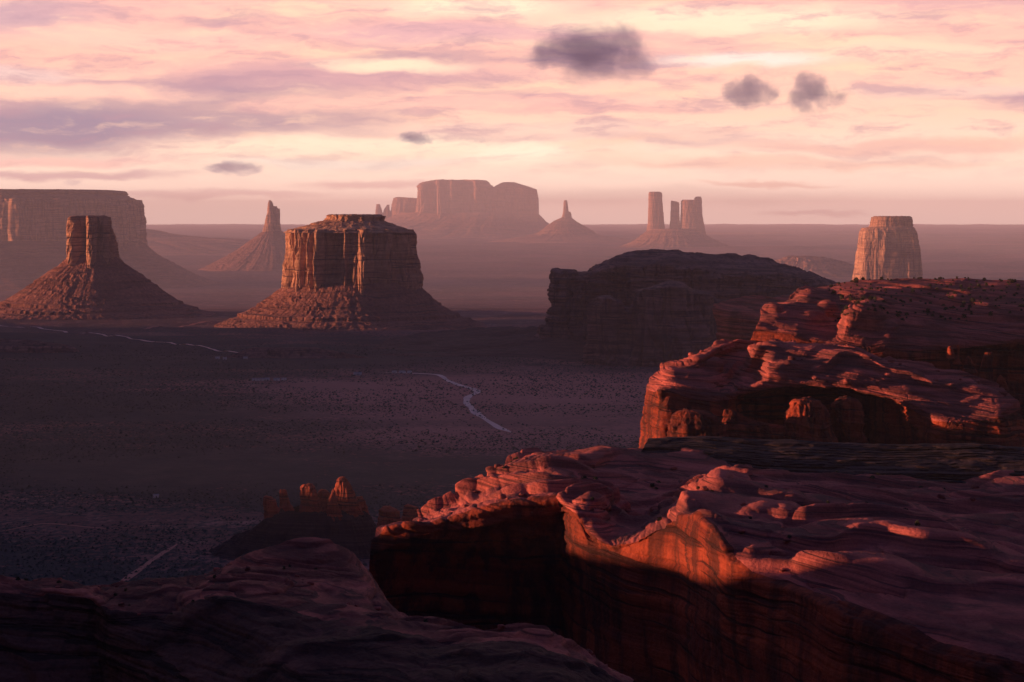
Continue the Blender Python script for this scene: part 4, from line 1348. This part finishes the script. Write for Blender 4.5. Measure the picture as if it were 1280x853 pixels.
def loose_rock(P, box, size, label, group):
    p = pick(P, *box)
    ss = size * (0.5 + r.rand())
    TH, PH = np.meshgrid(np.linspace(0, 2 * math.pi, 18, endpoint=False), np.linspace(0.05, math.pi - 0.05, 10))
    X = np.stack([np.cos(TH) * np.sin(PH), np.sin(TH) * np.sin(PH), np.cos(PH)], -1)
    X = np.sign(X) * np.abs(X) ** 0.75
    k = r.rand() * 50
    X = X * (1 + 0.35 * fbm(X[..., 0] * 1.3 + k, X[..., 1] * 1.3, X[..., 2] * 1.3, 3))[..., None]
    X = X * np.array([1.0, 0.8 + 0.4 * r.rand(), 0.55 + 0.3 * r.rand()]) * ss
    o = make_mesh('boulder', X + p + np.array([0, 0, 0.25 * ss]), grid_faces(10, 18, True), M_SLICK, None, tuple(float(q) for q in p))
    tag(o, label, 'boulder', group)


for i in range(26):
    loose_rock(NEAR_P, (20, 770, 690, 850), 0.5, 'loose fallen block lying on the nearest bottom-left ridge', 'loose blocks on the nearest ridge')
for i in range(34):
    loose_rock(BENCH_P, (520, 1270, 570, 770), 1.1, 'loose block lying on the great foreground bench', 'loose blocks on the foreground bench')
for i in range(30):
    loose_rock(MOUND_P, (830, 1260, 425, 500), 1.5, 'loose block lying on the sunlit mound above the black ledge', 'loose blocks on the sunlit mound')

# sagebrush on the valley floor: far too many to count
NB = 60000
aa = np.radians(r.uniform(-17, 12, NB * 3))
dd = 1500 * (5200 / 1500.0) ** r.rand(NB * 3)
bx, by = dd * np.sin(aa), dd * np.cos(aa)
dn = fbm(bx / 500, by / 330, 8.8, 4) + 0.35 * fbm(bx / 60, by / 60, 1.1, 2)
keep = dn + 0.5 * r.rand(len(bx)) > 0.12
bx, by = bx[keep][:NB], by[keep][:NB]
bz = ground_z(bx, by)
nb = len(bx)
rad_ = (0.7 + 1.1 * r.rand(nb) ** 2) * (1 + (np.hypot(bx, by) - 1500) / 5000)
octa = np.array([(1, 0, .25), (.3, .95, .3), (-.8, .6, .2), (-.8, -.6, .3), (.3, -.95, .2), (0.1, 0, 1.0), (0, 0, -.2)])
V = octa[None] * (1 + 0.35 * r.normal(size=(nb, 7, 3)))
V = V * np.stack([rad_, rad_, rad_ * 0.85], -1)[:, None]
V = V + np.stack([bx, by, bz], -1)[:, None]
tri = np.array([(0, 1, 5), (1, 2, 5), (2, 3, 5), (3, 4, 5), (4, 0, 5)])
Fq = (tri[None] + (np.arange(nb) * 7)[:, None, None]).reshape(-1, 3)
o = make_mesh('sagebrush', V, Fq, M_SAGE, shade=False)
o['kind'] = 'stuff'
tag(o, 'dark sagebrush scattered all over the valley floor', 'sagebrush')


# ------------------------------------------------------------------ the few tiny houses and sheds in the valley
def boxes(name, bl, mat, parent):
    V, Fs = [], []
    for (x0, x1, y0, y1, z0, z1) in bl:
        b0 = len(V)
        V += [(x0, y0, z0), (x1, y0, z0), (x1, y1, z0), (x0, y1, z0), (x0, y0, z1), (x1, y0, z1), (x1, y1, z1), (x0, y1, z1)]
        Fs += [tuple(b0 + q for q in f) for f in ((0, 3, 2, 1), (4, 5, 6, 7), (0, 1, 5, 4), (1, 2, 6, 5), (2, 3, 7, 6), (3, 0, 4, 7))]
    me = bpy.data.meshes.new(name)
    me.from_pydata(V, [], Fs)
    me.materials.append(mat)
    o = bpy.data.objects.new(name, me)
    COL.objects.link(o)
    o.parent = parent
    return o


def house(px, py, L_, Wd, H_, rz, label, group=None):
    p = on_ground(px, py)
    rt = thing('house', label, 'house', (float(p[0]), float(p[1]), float(p[2])), group)
    rt.rotation_euler = (0, 0, rz)
    boxes('wall', [(-L_ / 2, L_ / 2, -Wd / 2, Wd / 2, -1, H_)], M_HOUSE, rt)
    me = bpy.data.meshes.new('roof')
    a, b_, h_ = L_ / 2 + .4, Wd / 2 + .4, Wd * 0.28
    me.from_pydata([(-a, -b_, H_ + .01), (a, -b_, H_ + .01), (a, b_, H_ + .01), (-a, b_, H_ + .01), (-a, 0, H_ + h_), (a, 0, H_ + h_)], [],
                   [(0, 1, 5, 4), (2, 3, 4, 5), (0, 4, 3), (1, 2, 5), (0, 3, 2, 1)])
    me.materials.append(M_ROOF)
    ro = bpy.data.objects.new('roof', me)
    COL.objects.link(ro)
    ro.parent = rt
    boxes('door', [(-.5, .5, -Wd / 2 - .06, -Wd / 2 + .05, 0, 2.1)], M_DOOR, rt)


G1 = 'white buildings of the valley homestead'
for (px, py, L_, lab) in [(318, 476, 9, 0), (326, 476, 14, 0), (334, 475.5, 9, 0), (346, 476, 12, 0), (355, 475.5, 9, 0)]:
    house(px, py, L_, 7, 3.2, 0.2, 'tiny white building in the row at the dark homestead below the broad butte', G1)
G2 = 'far white specks of houses'
for (px, py, L_) in [(272, 449, 10), (281, 449.5, 8), (307, 449, 9)]:
    house(px, py, L_, 8, 3.5, 0.1, 'tiny far white house near the right end of the pale left road', G2)
G3 = 'white houses by the road end'
for (px, py, L_) in [(493, 466.5, 9), (503, 466.5, 12), (512, 466.5, 8)]:
    house(px, py, L_, 7, 3.2, -0.1, 'tiny white house where the pale winding road begins', G3)
house(447, 469, 16, 9, 3.6, 0.15, 'lone bright white house between the homestead row and the road houses')
house(195, 622, 6, 4, 2.8, 0.3, 'lone small pale shed on the dark plain left of the pinnacles')

# ------------------------------------------------------------------ dark ragged clouds, high above the haze
def cloud_mat(name, dens, seed):
    m = bpy.data.materials.new(name)
    m.use_nodes = True
    m.node_tree.nodes.clear()
    t = NT(m.node_tree)
    oc = t.new('ShaderNodeTexCoord').outputs['Object']
    off = t.vmath('ADD', oc, (seed * 7.3, seed * 3.1, seed * 5.7))
    big = t.noise(t.vmath('MULTIPLY', off, (1.5, 1.2, 0.9)), 1.0, 10.0, 0.66, dist=0.6)
    fin = t.noise(t.vmath('MULTIPLY', off, (5.0, 4.0, 3.0)), 1.0, 6.0, 0.7)
    d_ = t.vmath('LENGTH', oc)
    val = t.math('ADD', t.math('MULTIPLY', t.math('SUBTRACT', big, 0.5), 4.2), t.math('MULTIPLY', t.math('SUBTRACT', 0.70, d_), 1.9))
    val = t.math('ADD', val, t.math('MULTIPLY', t.math('SUBTRACT', fin, 0.5), 1.1))
    f = t.math('MULTIPLY', t.rng(val, 0.0, 0.55), t.rng(d_, 1.0, 0.8))
    v = t.new('ShaderNodeVolumeAbsorption')
    v.inputs['Color'].default_value = (0.42, 0.49, 0.66, 1)
    t.l.new(t.math('MULTIPLY', f, dens), v.inputs['Density'])
    o_ = t.new('ShaderNodeOutputMaterial')
    t.l.new(v.outputs[0], o_.inputs['Volume'])
    return m


def cloud(px, py, wpx, hpx, D, label, dens, seed):
    p = pt(px, py, D)
    sx_, sz_ = wpx / F * D / 2, hpx / F * D / 2
    r_ = np.random.RandomState(seed)
    th = np.linspace(0, 2 * math.pi, 48, endpoint=False)
    ph = np.linspace(0.02, math.pi - 0.02, 24)
    TH, PH = np.meshgrid(th, ph)
    X = np.stack([np.cos(TH) * np.sin(PH), np.sin(TH) * np.sin(PH), np.cos(PH)], -1)
    X = X * (1.0 + 0.18 * fbm(X[..., 0] * 2 + seed, X[..., 1] * 2, X[..., 2] * 2, 3))[..., None] * 1.05
    o = make_mesh('cloud', X, grid_faces(24, 48, True)[:, ::-1], cloud_mat('cloud_vapour', dens / (sx_ * 1.2), seed))
    o.location = p
    o.scale = (sx_, sx_ * 0.6, sz_)
    tag(o, label, 'cloud')
    return o


cloud(738, 68, 250, 110, 62000, 'largest dark grey ragged cloud, high above the distant mesa', 4.6, 1)
cloud(938, 116, 92, 56, 62000, 'smaller ragged grey cloud just left of its twin, right half of the sky', 4.2, 2)
cloud(1014, 116, 116, 68, 62000, 'grey cloud with a fraying top, right of its smaller twin', 4.6, 3)
cloud(519, 173, 72, 24, 62000, 'tiny dark wisp of cloud above the middle of the valley', 4.0, 4)
cloud(286, 210, 100, 26, 62000, 'thin flat dark cloud low in the sky above the slender spire', 4.0, 5)
cloud(92, 229, 46, 14, 62000, 'faint smudge of cloud just above the big left mesa', 1.0, 6)

# ------------------------------------------------------------------ evening haze
V = np.array([(x_, y_, z_) for z_ in (-420, 1290) for y_ in (-101500, 101500) for x_ in (-101500, 101500)], float)
hm = bpy.data.materials.new('haze')
hm.use_nodes = True
hm.node_tree.nodes.clear()
t = NT(hm.node_tree)
pv = t.new('ShaderNodeVolumePrincipled')
pv.inputs['Color'].default_value = (0.78, 0.80, 1.0, 1)
pv.inputs['Density'].default_value = 1.95e-5
pv.inputs['Anisotropy'].default_value = 0.0
o_ = t.new('ShaderNodeOutputMaterial')
t.l.new(pv.outputs[0], o_.inputs['Volume'])
hz = make_mesh('haze', V, [(0, 2, 3, 1), (4, 5, 7, 6), (0, 1, 5, 4), (2, 6, 7, 3), (0, 4, 6, 2), (1, 3, 7, 5)], hm, shade=False)
hz['kind'] = 'stuff'
